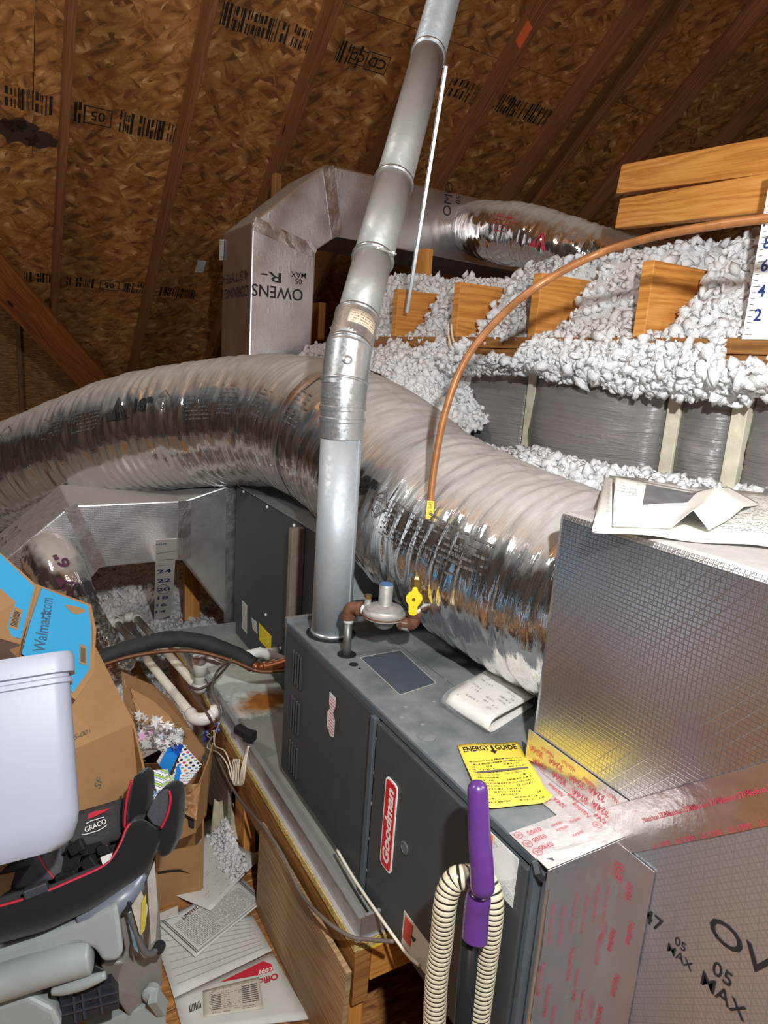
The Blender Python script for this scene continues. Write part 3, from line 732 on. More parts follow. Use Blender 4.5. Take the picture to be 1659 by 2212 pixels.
lathe('door_plug', (-.008, .335, .583), (-1, 0, 0), [(.013, 0), (.013, .002), (.010, .003), (.010, .0015)], plain('grey_plug', lin(92, 96, 96), .4), bl, n=20)
# stickers (corner points on the door planes)
def sticker(name, px4, ax, val, mat, parent, th=.0008, **k):
    return quad_sheet(name, [at(x, y, ax, val) for x, y in px4], mat, parent, thick=th, **k)
M['pinkprint'] = m_print('pink_white_sticker', lin(232, 224, 222), lin(196, 70, 90), 14, 6, dens=.55)
yy, zz = .655, .70
P = [(0, 0), (.034, .0), (.034, -.026), (.024, -.045), (.036, -.058), (.036, -.102), (.016, -.110), (-.004, -.094), (-.006, -.056), (.006, -.042), (.0, -.028)]
y0 = at(713, 1493, 'x', -.001)
mesh('warning_tag', [y0+V3(-.001, -a, b) for a, b in P], [tuple(range(len(P)))], M['pinkprint'], bd, uv=[(a*28, 1+b*9) for a, b in P])
wl = sticker('safety_label', [(867, 2037), (920, 2105), (928, 2040), (873, 1966)], 'x', -.0088, m_print('safety_print', lin(214, 208, 190), (.1, .09, .08), 26, 9, y1=.95, x0=.45), bl)
sticker('red_panel', [(870, 2024), (886, 2046), (892, 2000), (876, 1978)], 'x', -.0098, plain('label_red', lin(196, 60, 48), .5), wl)
quadp = [at(885, 2020, 'x', -.0099)+V3(0, a, b) for a, b in ((-.012, -.006), (-.004, .004), (-.022, .010), (-.016, -.002))]
mesh('label_symbol', quadp, [(0, 1, 2, 3)], M['black_ink'], wl)
cl = quad_sheet('rating_label', [V3(-.0088, .118, .70), V3(-.0088, .030, .70), V3(-.0088, .030, .787), V3(-.0088, .118, .787)], m_print('rating_print', lin(226, 226, 222), (.16, .16, .16), 34, 10, x0=.38), bl, thick=.0008)
quad_sheet('orange_band', [V3(-.0097, .098, .702), V3(-.0097, .090, .702), V3(-.0097, .090, .785), V3(-.0097, .098, .785)], plain('label_orange', lin(224, 138, 54), .5), cl, thick=.0004)
text('label_word', 'WARNING', V3(-.0101, .094, .745), (0, 0, 1), (0, 1, 0), .005, M['black_ink'], cl, bold=.02)
# top details
quad_sheet('sticker_ghost', [V3(.084, .728, .8006), V3(.2, .73, .8006), V3(.184, .543, .8006), V3(.077, .526, .8006)], plain('clean_patch', lin(74, 82, 90), .5, noise=.12), top, thick=.0004)
for k, (a, b) in enumerate((((.084, .728), (.2, .73)), ((.2, .73), (.184, .543)), ((.184, .543), (.077, .526)), ((.077, .526), (.084, .728)))):
    board('glue_line', (*a, .8009), (*b, .8009), .0018, .0006, plain('glue%d' % k, lin(176, 170, 158), .8), top, bev=0)
dark = plain('hole_black', (.004, .004, .004), .9)
def disc(name, c, r, mat, parent, h=.001, n=22, inner=None):
    return lathe(name, c, (0, 0, 1), [(r, 0), (r, h)] if inner is None else [(r, 0), (r, h), (inner, h), (inner, h*.4)], mat, parent, n=n)
disc('pipe_hole', (.062, .757, .8003), .024, dark, top)
disc('wire_hole', (.052, .70, .8003), .011, dark, top)
disc('wire_hole', (.055, .675, .8003), .003, dark, top, n=10)
disc('vent_hole', (.083, .893, .8003), .066, dark, top)
disc('knockout', (.039, .362, .8002), .019, M['dusty_case'], top, inner=.0165)
for x, y in ((.20, .62), (.13, .47), (.215, .55), (.06, .475), (.24, .50), (.03, .44), (.055, .40)):
    disc('rivet', (x, y, .8002), .005, M['galv'], top, n=12, inner=.003)
board('panel_seam', (.215, .86, .8004), (.215, .44, .8004), .0012, .0008, M['case_lip'], top, bev=0)

# ================================================================== COIL CABINET
co = thing('coil_cabinet', (.45, 1.56, .33), 'tall dark evaporator coil cabinet with yellow sticker behind the flue', 'coil cabinet')
box('cabinet', (.197, 1.10, .333), (.80-.03, 2.06, .975), M['case'], co, bev=.003)
box('access_panel', (.192, 1.37, .53), (.197, 2.055, .972), M['case'], co, bev=.0015)
lp = box('lower_panel', (.193, 1.12, .338), (.197, 2.055, .527), M['case'], co, bev=.0015)
box('top_cover', (.194, 1.09, .9755), (.775, 2.06, .979), M['galv'], co)
nf = prism('near_face', [(.19, 1.095, .80), (.77, 1.095, .80), (.77, 1.095, .975), (.19, 1.095, .975)], (0, .003, 0), plain('grey_primer', lin(150, 156, 154), .6, noise=.1), co)
fl2 = box('corner_flange', (.150, 1.345, .46), (.196, 1.372, .968), plain('dusty_flange', lin(142, 128, 112), .6, .3, noise=.2), co, bev=.002)
box('connector_collar', (.16, 1.005, .36), (.70, 1.10, .795), M['case'], co)
for px, py in ((578, 1095), (636, 1135), (575, 1328), (607, 1400), (563, 1400), (527, 1062)):
    q = at(px, py, 'x', .192); lathe('screw', q, (-1, 0, 0), [(.006, 0), (.006, .004), (.003, .006)], M['white_pvc'], co, n=8)
sticker('data_sticker', [(522, 1355), (533, 1369), (534, 1308), (523, 1296)], 'x', .1922, m_print('data_print', lin(196, 194, 182), (.12, .12, .12), 16, 6), lp)
sticker('data_sticker', [(546, 1359), (556, 1369), (555, 1344), (543, 1334)], 'x', .1922, m_print('data_print_b', lin(196, 194, 190), (.1, .1, .1), 6, 4), lp)
sticker('yellow_sticker', [(560, 1382), (585, 1410), (586, 1374), (560, 1346)], 'x', .1922, m_print('yellow_print', lin(232, 208, 40), (.12, .1, .02), 12, 5, dens=.45), lp, label='yellow instruction sticker')

# ================================================================== SUPPLY TRUNK
st = thing('supply_trunk', (-.2, 2.3, .3), 'foil-faced supply trunk tapering left from the coil cabinet', 'duct')
tp = [(.21, .985), (-.014, .915), (-.433, .913), (-.86, .55), (-.86, .12), (-.62, .12), (-.60, .33), (-.335, .664), (-.014, .668), (.21, .345)]
prism('trunk_body', [(x, 2.075, z) for x, z in tp], (0, .42, 0), M['foil'], st, bev=.006)
def strip(name, a, b, w, mat, parent, nrm, lift=.0012, th=.0012, ca=None):
    a, b = np.asarray(a, float), np.asarray(b, float); s = unit(np.cross(unit(b-a), np.asarray(nrm, float)))*w/2; n = unit(nrm)*lift
    L = np.linalg.norm(b-a); k = max(2, int(L/.03))
    def f(u, v):
        p = a+(b-a)*u+s*(2*v-1)+n; return p+unit(nrm)*(vn(u*k*2.1+a[0]*9, v*2.7+b[2]*7)-.5)*.0022
    return grid(name, f, k, 3, mat, parent, thick=th, smooth=False)
strip('foil_tape', (-.014, 2.074, .915), (-.014, 2.074, .668), .05, M['tape'], st, (0, -1, 0))
strip('foil_tape', (.19, 2.074, .96), (.19, 2.074, .37), .07, M['tape'], st, (0, -1, 0))
strip('foil_tape', (-.433, 2.074, .912), (-.335, 2.074, .664), .05, M['tape'], st, (0, -1, 0))
text('board_print', 'C.EQ', (-.66, 2.28, .745), (-.57, 0, -.485), (0, 1, 0), .06, M['grey_ink'], st, fn=None, bold=.01)
# wooden stand below it
ws = thing('duct_stand', (.15, 2.62, .0), 'short orange-brown wooden stand under the foil trunk', 'stand')
board('post', (.155, 2.62, .06), (.155, 2.62, .50), .075, .04, M['lumber'], ws, up=(0, 1, 0))
board('cross_piece', (-.10, 2.62, .53), (.24, 2.62, .53), .05, .06, M['lumber'], ws)

# ================================================================== BIG FLEX DUCT
class Flex:
    def __init__(s, name, pts, rad, label, pitch=.042, amp=.0052, mat='flex', nseg=.0085, n=110, seed=0.0, squash=None):
        P = spline(pts, 40); ln = np.concatenate([[0], np.cumsum(np.linalg.norm(np.diff(P, axis=0), axis=1))])
        m = int(ln[-1]/nseg); L = np.linspace(0, ln[-1], m)
        s.P = np.stack([np.interp(L, ln, P[:, k]) for k in range(3)], -1)
        ker = np.ones(15)/15
        s.L = L; s.T, s.N, s.B = frames(s.P)
        rr = np.interp(L/ln[-1], np.linspace(0, 1, len(rad)), rad); s.rad = rr; s.n = n
        a = np.linspace(0, 2*math.pi, n, endpoint=False); LL, AA = np.meshgrid(L, a, indexing='ij')
        ca, sa = np.cos(AA), np.sin(AA)
        ph = 2*math.pi*LL/pitch+AA*1.0
        pres = vn(LL*5+seed, ca*1.3+9, sa*1.3+4)
        rib = (np.abs(np.sin(ph/2+.6*vn(LL*9+seed, ca*2, sa*2)))**.5-.6)*amp*(.15+1.5*pres**2)
        wr = (vn(LL*34+seed, ca*3+5, sa*3+5)-.5)*amp*1.5+(vn(LL*90+seed, ca*7+15, sa*7+5)-.5)*amp*.8
        bigw = (vn(LL*7+seed*2, ca*1.6+2, sa*1.6+3)-.5)*.03
        R = rr[:, None]*(1+bigw)+rib+wr
        s.R = R; s.a = a
        V = s.P[:, None]+R[..., None]*(ca[..., None]*s.N[:, None]+sa[..., None]*s.B[:, None])
        s.V = V
        i = np.arange(m-1)[:, None]; j = np.arange(n)[None]; j2 = (j+1) % n
        F = np.stack([i*n+j, i*n+j2, (i+1)*n+j2, (i+1)*n+j], -1).reshape(-1, 4)
        uv = np.stack([LL, AA*rr.mean()], -1).reshape(-1, 2)
        s.root = thing(name, V.reshape(-1, 3).min(0)*[0, 0, 1]+s.P[m//2]*[1, 1, 0], label, 'duct')
        s.jacket = mesh('foil_jacket', V.reshape(-1, 3), F, M[mat], s.root, smooth=True, uv=uv)
    def surf(s, l, a, lift=.003):
        i = np.clip(np.interp(l, s.L, np.arange(len(s.L))), 0, len(s.L)-1.001); k = int(i); f = i-k
        ja = (a/(2*math.pi)*s.n) % s.n; j = int(ja); g = ja-j; j2 = (j+1) % s.n
        p = (s.V[k, j]*(1-g)+s.V[k, j2]*g)*(1-f)+(s.V[k+1, j]*(1-g)+s.V[k+1, j2]*g)*f
        return p+unit(p-(s.P[k]*(1-f)+s.P[k+1]*f))*(lift+.0025)
    def find(s, px, py):
        v = s.V-CAM; z = v@FW; x = IW/2+FPX*(v@RT)/z; y = IH/2+FPX*(v@DN)/z
        out = s.V-s.P[:, None]; face = (out*(s.V-CAM)).sum(-1) < 0
        d = np.hypot(x-px, y-py)+np.where(face, 0, 1e5); k = np.unravel_index(d.argmin(), d.shape)
        return s.L[k[0]], s.a[k[1]]
    def mark(s, txt, px, py, h, mat, flip=1, width=None, bold=.02, name='printed_mark', shear=0):
        l0, a0 = s.find(px, py); k = int(np.interp(l0, s.L, np.arange(len(s.L)))); r = s.rad[k]
        # text runs along +T*dirn; up = toward the top of the duct
        dirn = 1 if (s.T[k]@RT) > 0 else -1
        p0, p1 = s.surf(l0, a0), s.surf(l0, a0+.05); upd = 1 if (p1-p0)@(-DN) > 0 else -1
        fn = lambda a, b: s.surf(l0+dirn*flip*a, a0+upd*flip*b/r)
        return text(name, txt, None, None, None, h, M[mat], s.root, bold=bold, fn=fn, width=width, shear=shear), fn
    def poly(s, px, py, pts, mat, name='printed_mark'):
        l0, a0 = s.find(px, py); k = int(np.interp(l0, s.L, np.arange(len(s.L)))); r = s.rad[k]
        dirn = 1 if (s.T[k]@RT) > 0 else -1
        p0, p1 = s.surf(l0, a0), s.surf(l0, a0+.05); upd = 1 if (p1-p0)@(-DN) > 0 else -1
        fn = lambda a, b: s.surf(l0+dirn*a, a0+upd*b/r, .0032)
        V, F = [], []
        for q in pts:
            n0 = len(V); V += [fn(a, b) for a, b in q]; F.append(tuple(range(n0, len(V))))
        return mesh(name, V, F, M[mat], s.root)
    def fine(s, px, py, w, h, rows, seed, mat='grey_ink'):
        rs = random.Random(seed); q = []
        for i in range(rows):
            y = h/2-(i+.5)*h/rows; x = -w/2+rs.random()*.01
            while x < w/2:
                ww = rs.uniform(.004, .016); 
                if rs.random() < .62: q.append([(x, y-h/rows*.17), (x+ww, y-h/rows*.17), (x+ww, y+h/rows*.17), (x, y+h/rows*.17)])
                x += ww+.003
        return props(s.poly(px, py, q, mat, 'fine_print'), kind='stuff')
    def band(s, l0, l1, lift, mat, name):
        Ls = np.linspace(l0, l1, 8); aa = np.linspace(0, 2*math.pi, 64, endpoint=False)
        V = np.array([s.surf(l, a, lift+.002*math.sin(9*a+30*l)) for l in Ls for a in aa]); n = 64
        F = [(i*n+j, i*n+(j+1) % n, (i+1)*n+(j+1) % n, (i+1)*n+j) for i in range(7) for j in range(n)]
        return mesh(name, V, F, mat, s.root, smooth=True)
fp = [at(-330, 1130, 'd', 3.55), at(-120, 1075, 'd', 3.45), at(100, 1000, 'd', 3.2), at(300, 938, 'd', 2.93), at(500, 912, 'd', 2.72), at(650, 918, 'd', 2.50), at(790, 985, 'd', 2.18), V3(.39, .90, 1.10), V3(.40, .60, 1.055), V3(.41, .38, 1.045), V3(.41, .20, 1.045)]
FX = Flex('flex_duct', fp, [.25, .25, .25, .25, .255, .255, .25, .25, .245, .24, .225], 'large silver insulated flex duct arching from left edge to the near plenum', seed=3.3)
FX.band(FX.find(606, 900)[0]-.02, FX.find(606, 900)[0]+.022, .003, M['tape'], 'joint_tape')
FX.mark('18"', 308, 872, .055, 'black_ink', bold=.04, shear=.2)
FX.mark('18"', 788, 1045, .06, 'black_ink', bold=.04, shear=.2)
tri = lambda w, h: [[(-w/2, -h/2), (-w*.08, -h*.5), (-w*.16, -h*.1), (-w*.02, h*.12), (0, h/2)], [(0, h/2), (w*.04, h*.16), (w*.18, -h*.02), (w*.16, -h*.2), (w*.24, -h*.5), (w/2, -h/2)], [(-w*.04, -h*.5), (w*.06, -h*.5), (w*.05, -h*.16), (-w*.05, -h*.1)]]
FX.poly(257, 885, tri(.085, .09), 'black_ink')
FX.poly(257, 903, [[(-.055, -.002), (.055, -.002), (.055, .002), (-.055, .002)]], 'black_ink')
def diam(w, h, t=.004):
    q = []; c = [(0, h/2), (w/2, 0), (0, -h/2), (-w/2, 0)]
    for i in range(4):
        a, b = c[i], c[(i+1) % 4]; f = 1-2*t/min(w, h)*1.4; q.append([a, b, (b[0]*f, b[1]*f), (a[0]*f, a[1]*f)])
    for k in range(5):
        x = (k-2)*.007; q.append([(x*1.4-.0016, -h*.30+abs(k-2)*.006), (x*1.4+.0016, -h*.30+abs(k-2)*.006), (x*.5+.0012, -h*.02), (x*.5-.0012, -h*.02)])
    return q
for px, py in ((353, 862), (818, 1085), (14, 935)): FX.poly(px, py, diam(.085, .08), 'grey_ink')
FX.mark('adc', 353, 856, .018, 'grey_ink'); FX.mark('adc', 820, 1078, .018, 'grey_ink')
for px, py, w, h, r, sd in ((180, 905, .14, .10, 7, 1), (110, 925, .12, .10, 7, 2), (425, 880, .13, .10, 7, 3), (490, 865, .11, .12, 8, 4), (560, 870, .10, .12, 8, 5), (870, 1135, .15, .10, 7, 6), (950, 1170, .16, .11, 8, 7), (1010, 1190, .12, .08, 5, 8), (640, 880, .08, .12, 8, 9)):
    FX.fine(px, py, w, h, r, sd)

# ================================================================== FAR DUCT (riser + elbow + run) AND ITS FLEX
fy = 2.60
fd = thing('duct_board_riser', (.9, 2.8, .6), 'foil duct board riser with mitred elbow and run along the roof', 'duct')
fpz = lambda px, py: at(px, py, 'y', fy)[[0, 2]]
outl = [(.413, .70), (.418, 2.10), tuple(fpz(705, 355)), (3.6, tuple(fpz(705, 355))[1]+.01), (3.6, 2.03), tuple(fpz(727, 512)), (.742, 2.02), (.742, .70)]
prism('duct_body', [(a, fy, b) for a, b in outl], (0, .46, 0), M['foil'], fd, bev=.008)
n_ = (0, -1, 0); f_ = fy-.001
strip('foil_tape', (*fpz(548, 482)[:1], f_, fpz(548, 482)[1]), (fpz(682, 545)[0], f_, fpz(682, 545)[1]), .06, M['tape'], fd, n_)
strip('foil_tape', (fpz(708, 358)[0], f_, fpz(708, 358)[1]), (fpz(728, 512)[0], f_, fpz(728, 512)[1]), .06, M['tape'], fd, n_)
def fmark(s, px, py, h, width=None, ax='f'):
    if ax == 'f': text('board_print', s, at(px, py, 'y', fy-.0015), (-1, 0, 0), (0, 0, -1), h, M['black_ink'], fd, bold=.008, width=width)
    else: text('board_print', s, at(px, py, 'x', .4115), (0, 1, 0), (0, 0, -1), h, M['black_ink'], fd, width=width)
fmark('OWENS', 600, 632, .056, .26); fmark('R-', 586, 598, .045, .10); fmark('05', 645, 608, .026); fmark('MAX', 645, 594, .026)
fmark('CORNING E', 505, 632, .05, .44, 'x'); fmark("4.3 TYPE 47", 502, 600, .045, .46, 'x')
for s, px, py, h in (('OMO', 968, 430, .05), ('05', 990, 432, .03), ('02 27', 985, 490, .035), ('16 57', 997, 492, .035)):
    text('board_print', s, at(px, py, 'y', fy-.0015), (0, 0, 1), (-1, 0, 0), h, M['black_ink'], fd)
quad_sheet('shipping_label', [at(473, 562, 'x', .412), at(482, 562, 'x', .412), at(484, 517, 'x', .412), at(475, 517, 'x', .412)], m_print('ship_print', lin(206, 206, 202), (.15, .15, .15), 14, 4), fd, thick=.0008)
FX2 = Flex('flex_duct', [at(1012, 488, 'y', 2.66), at(1060, 500, 'd', 3.35), at(1140, 512, 'd', 3.15), at(1250, 545, 'd', 2.95), at(1360, 580, 'd', 2.85)], [.115, .135, .14, .13, .12], 'medium silver flex duct branching off the far duct board run', seed=8.8, n=80, pitch=.035)
FX2.poly(1165, 518, tri(.09, .07), 'red', name='printed_mark'); FX2.fine(1085, 480, .12, .08, 5, 31, 'red')
M['purple_ink'] = plain('purple_ink', lin(78, 30, 62), .6)
FX3 = Flex('flex_duct', [at(100, 1195, 'y', 2.12), at(118, 1215, 'd', 2.42), at(145, 1262, 'd', 2.38), at(170, 1310, 'd', 2.42), at(215, 1385, 'd', 2.5), at(260, 1450, 'd', 2.55)], [.088, .09, .082, .062, .06, .06], 'small six-inch silver flex duct dropping from the supply trunk', seed=5.1, n=64, pitch=.03, amp=.006)
FX3.mark('6"', 132, 1213, .035, 'purple_ink', flip=-1, bold=.03); FX3.poly(153, 1270, tri(.05, .05), 'purple_ink')

# ================================================================== RETURN PLENUM (near right)
PX = .167
rp = thing('return_plenum', (.45, -.2, 0), 'foil duct board return plenum at the near right of the furnace', 'duct')
prism('upper_box', [(PX, -.95, .803), (PX, .212, .803), (PX, .212, 1.282), (PX, -.95, 1.282)], (.585, 0, 0), M['foil_near'], rp, bev=.012)
prism('lower_box', [(PX+.001, -.95, 0), (PX+.001, -.004, 0), (PX+.001, -.004, .802), (PX+.001, -.95, .802)], (.58, 0, 0), m_foil('foil_plenum_lower', rough=.3, scrim=.0085, crinkle=.10, smudge=.35, scrimh=.03, gloss_noise=.06, ang=.78, dust=.6, dz=(.5, .85)), rp, bev=.004)
prism('end_closure', [(.012, -.0165, 0.30), (PX, -.0165, .30), (PX, -.0165, .8035), (.012, -.0165, .8035)], (0, .016, 0), M['tape'], rp, bev=.004)
# the mitred lower board overlaps the upper one along a 45 degree seam
lowb = prism('mitre_board', [(PX-.004, -.95, .0), (PX-.004, -.006, .0), (PX-.004, -.006, .800), (PX-.004, -.22, 1.022), (PX-.004, -.95, 1.18)], (.004, 0, 0), m_foil('foil_plenum_mitre', base=(.56, .59, .64), rough=.31, scrim=.0085, crinkle=.08, smudge=.12, scrimh=.04, gloss_noise=.06, thread_shade=.4, ang=.78, dust=0, metalness=.86), rp)
def tstrip(a, b, w, nrm, lift=.001): return strip('foil_tape', a, b, w, M['tape'], rp, nrm, lift=lift)
tstrip((PX-.004, -.004, .806), (PX-.004, -.30, 1.09), .07, (-1, 0, 0), .002)
tstrip((PX-.001, .215, .835), (PX-.001, -.02, .835), .062, (-1, 0, 0), .002)
tstrip((PX-.032, .22, .8012), (PX-.032, .0, .8012), .062, (0, 0, 1), .001)
tstrip((.0, .034, .8012), (PX, .034, .8012), .066, (0, 0, 1), .002)
tstrip((.05, -.018, .795), (.05, -.018, .32), .075, (0, -1, 0), .001)
tstrip((.125, -.018, .795), (.125, -.018, .32), .075, (0, -1, 0), .0015)
tstrip((PX-.0055, -.045, .79), (PX-.0055, -.045, .32), .075, (-1, 0, 0), .001)
tstrip((0.0, -.018, .786), (PX, -.018, .786), .035, (0, -1, 0), .003)
tstrip((0.0, -.008, .8042), (PX, -.008, .8042), .024, (0, 0, 1), .001)
def rmark(s, c, r, u, h, **k): text('tape_print', s, c, r, u, h, M['red'], rp, **k)
Ymin = (0, -1, 0); Yp = (0, 1, 0)
for k, (y, z) in enumerate(((.19, .835), (.14, .838), (.09, .835), (.045, .84))):
    rmark('324A', (PX-.0055, y, z), Yp, (0, 0, -1), .0115); rmark('Nashua', (PX-.0055, y-.028, z+.014), Yp, (0, 0, -1), .007); rmark('324A', (PX-.0055, y-.012, z-.020), Yp, (0, 0, -1), .0115)
for k, (x, y) in enumerate(((.11, .17), (.15, .12), (.118, .12), (.15, .06))): rmark('Nashua', (x, y, .8045), Yp, (-1, 0, 0), .009); rmark('324A', (x+.012, y-.03, .8045), Yp, (-1, 0, 0), .009)
for k, (x, y) in enumerate(((.040, .052), (.036, .036), (.033, .018))): rmark('03/05', (x, y, .8055), (-1, 0, 0), (0, -1, 0), .0085)
for k, (x, y) in enumerate(((.010, .055), (.010, .034), (.012, .014), (.145, .02))):
    rmark('UL', (x, y, .8055), (-1, 0, 0), (0, -1, 0), .005)
    an_ = np.linspace(0, 2*math.pi, 18, endpoint=False)
    mesh('tape_print', [V3(x+r_*math.cos(a), y+r_*math.sin(a), .8056) for r_ in (.0075, .0066) for a in an_], [(j, (j+1) % 18, 18+(j+1) % 18, 18+j) for j in range(18)], M['red'], rp)
for k, (x, y) in enumerate(((.085, .05), (.085, .038), (.10, .018), (.12, .044))): rmark('181B-FX', (x, y, .8055), (-1, 0, 0), (0, -1, 0), .005)
for k in range(7):
    rmark('Nashua 324A', (.018+.021*k, -.0212, .60-.05*(k % 3)), (0, 0, -1), (1, 0, 0), .008)
for k in range(6): rmark('LISTED 181A-P 181B-FX', (.024+.024*k, -.0212, .70-.012*(k % 2)), (0, 0, -1), (1, 0, 0), .005); rmark('Nashua  03/05  Nashua', (.030+.022*k, -.0212, .385), (0, 0, -1), (1, 0, 0), .006)
for k in range(5): rmark('UL LISTED 181B-FX', (.03+.028*k, -.0212, .43+.03*(k % 2)), (0, 0, -1), (1, 0, 0), .006)
for k, (y, z) in enumerate(((-.025, .745), (-.045, .725), (-.06, .66), (-.03, .62), (-.05, .55), (-.03, .47))): rmark('03/05' if k < 2 else 'Nashua', (PX-.0088, y, z), (0, 0, -1), Ymin, .010)
for k in range(6): rmark('Nashua 324A', (PX-.0085, -.07-.035*k, .877+.034*k), (0, -1, 1), (0, 1, 1), .0075); 
for k in range(6): rmark('UL  03/05', (PX-.0085, -.085-.035*k, .840+.034*k), (0, -1, 1), (0, 1, 1), .0065)
def pmark(s, y, z, h, w=None): text('board_print', s, (PX-.0048, y, z), Ymin, (0, 0, 1), h, M['black_ink'], rp, width=w, bold=.008)
pmark('OWENS', -.29, .78, .034, .23); pmark('47', -.092, .712, .024); pmark('05', -.140, .712, .014); pmark('MAX', -.143, .692, .014); pmark('05', -.205, .722, .022); pmark('MAX', -.212, .692, .022)
crm = prism('torn_corner', [(.0, -.012, .775), (.016, -.02, .79), (.014, -.004, .806), (-.006, .008, .80), (-.008, -.004, .785)], (.008, -.004, .004), M['black'], rp, bev=.002)

# ================================================================== FLUE
fb = V3(.083, .893, .80); kn = V3(.083, .897, 1.445); tp_ = at(965, 0, 'd', 2.35); ud = unit(tp_-kn)
fv = thing('flue_pipe', fb, 'galvanised flue pipe rising from furnace and slanting up to the roof', 'flue')
R0 = .052
tube('lower_pipe', [fb, fb+V3(0, 0, .53)], R0, M['flue'], fv, n=40)
tube('base_ring', [fb+V3(0, 0, .001), fb+V3(0, 0, .012)], R0+.002, M['spangle'], fv, n=40)
board('pipe_seam', fb+V3(.026, -.0462, .01), fb+V3(.026, -.0462, .53), .004, .003, M['flue'], fv, up=(.5, -.87, 0))
cz = fb+V3(0, 0, .52)
lathe('collar', cz, (0, 0, 1), [(R0+.003, 0), (R0+.003, .04), (R0+.006, .042), (R0+.006, .05), (R0+.003, .052), (R0+.003, .068), (R0+.0065, .07), (R0+.0065, .078), (R0+.004, .08), (R0+.004, .1)], M['spangle'], fv, n=40)
def gore(name, a, b, na, nb, r, mat, n=40):
    """pipe piece between two tilted rings"""
    a, b = np.asarray(a, float), np.asarray(b, float); ax = unit(b-a); t0 = unit(np.cross(ax, (1, 0, 0))); t1 = np.cross(ax, t0)
    an = np.linspace(0, 2*math.pi, n, endpoint=False); V = []
    for c, nn, rr in ((a, na, r+.002), (a, na, r+.002), (b, nb, r+.002)):
        for q in an:
            d = t0*math.cos(q)+t1*math.sin(q); p = c+d*rr; h = ((p-c)@nn)/(ax@nn); V.append(p-ax*h)
    V = V[n:]
    F = [(j, (j+1) % n, n+(j+1) % n, n+j) for j in range(n)]
    return mesh(name, V, F, mat, fv, smooth=True)
d1 = unit(V3(0, 0, 1)*.62+ud*.38)
k0 = cz+V3(0, 0, .098); k1 = k0+V3(0, 0, .035)+V3(0, 0, 0); k2 = k1+d1*.085; 
gore('elbow_gore', k0, k1+d1*.01, V3(0, 0, 1), unit(V3(0, 0, 1)+d1), R0+.003, M['spangle'])
gore('elbow_gore', k1-V3(0, 0, .004), k2, unit(V3(0, 0, 1)+d1), unit(d1+ud), R0+.003, M['spangle'])
tube('gore_bead', [k1+d1*.002, k1+d1*.008], R0+.008, M['spangle'], fv, n=40)
gore('elbow_gore', k2-d1*.005, k2+ud*.10, unit(d1+ud), ud, R0+.002, M['spangle'])
rv = k1+d1*.045; vd = unit(CAM-rv); vd = unit(vd-d1*(vd@d1)); lathe('rivet', rv+vd*(R0+.003), vd, [(.013, 0), (.010, .003), (.004, .004), (.004, .006)], M['spangle'], fv, n=18)
u0 = k2+ud*.005
segs = [(.0, .10, .0025, 'flue_dull'), (.092, .30, 0, 'flue_dull'), (.29, .60, .001, 'flue_dull'), (.58, 1.19, 0, 'flue_dull'), (1.17, 3.0, .002, 'flue')]
for a, b, dr, mt in segs:
    tube('upper_pipe', [u0+ud*a, u0+ud*b], R0+dr, M[mt], fv, n=40)
for a in (.0, .095, .295, .59, 1.18):
    tube('ring_joint', [u0+ud*(a-.004), u0+ud*(a+.004)], R0+.0055, M['spangle'], fv, n=40)
vd = unit(CAM-(u0+ud*.05)); vd = unit(vd-ud*(vd@ud)); sd = np.cross(ud, vd)
def flab(u, v):
    an = (u-.5)*1.5+.35; return u0+ud*(.035+.04*v)+(R0+.004)*(vd*math.cos(an)-sd*math.sin(an)*-1)
grid('vent_label', flab, 10, 2, m_print('vent_print', lin(222, 212, 186), lin(150, 90, 60), 5, 6, gaps=.2), fv, thick=.0006)
bp = u0+ud*.285+(vd*math.cos(.45)+sd*math.sin(.45))*(R0+.006)
board('clamp_bolt', bp-sd*.03, bp+sd*.03, .006, .006, M['cast'], fv, up=ud)
for s in (-1, 1): lathe('bolt_nut', bp+sd*.02*s, sd, [(.007, -.004), (.007, .004)], M['cast'], fv, n=6, smooth=False)
# strap from the flue to the first joist
sa, sb = at(964, 142, 'd', 2.36), at(879, 676, 'x', WX-.002)
sp = thing('support_strap', (sa+sb)/2*[1, 1, 0]+V3(0, 0, sb[2]), 'narrow galvanised angle strap bracing the slanted flue to a joist', 'strap')
board('strap_flat', sa, sb, .013, .0025, M['galv'], sp, up=unit(CAM-sb))
sv = unit(np.cross(sb-sa, CAM-sb)); board('strap_edge', sa+sv*.008, sb+sv*.008, .0025, .014, M['galv'], sp, up=unit(CAM-sb))

# ================================================================== GAS TRAIN
gt = thing('gas_regulator', (.06, .755, .80), 'grey disc-shaped gas regulator with rusty elbows on the furnace top', 'gas regulator')
nA = V3(.06, .755, .80); zt = .918
eR = at(893, 1352, 'z', .912); gl = unit(V3(eR[0]-nA[0], eR[1]-nA[1], 0))
tube('nipple', [nA-V3(0, 0, .03), nA+V3(0, 0, .093)], .0105, M['iron'], gt, n=20)
tube('thread_tape', [nA+V3(0, 0, .085), nA+V3(0, 0, .098)], .0125, M['white_pvc'], gt, n=20)
def elbow(a, b, c, r, mat, parent, name='elbow_fitting'):
    p = spline([a, a*.45+b*.55, b*.72+(a+c)*.14, c*.45+b*.55, c], 6); tube(name, p, r, mat, parent, n=20)
    for q, e in ((a, a-b), (c, c-b)): lathe('elbow_bead', q-unit(e)*.006, e, [(r+.003, 0), (r+.0035, .004), (r+.003, .009)], mat, parent, n=20)
eL = V3(nA[0], nA[1], zt+.008)
elbow(nA+V3(0, 0, .10), eL, eL+gl*.03, .0155, M['rust'], gt)
tube('thread_tape', [eL+gl*.034, eL+gl*.042], .0125, M['white_pvc'], gt, n=20)
tube('nipple', [eL+gl*.03, eL+gl*.06], .0105, M['iron'], gt, n=20)
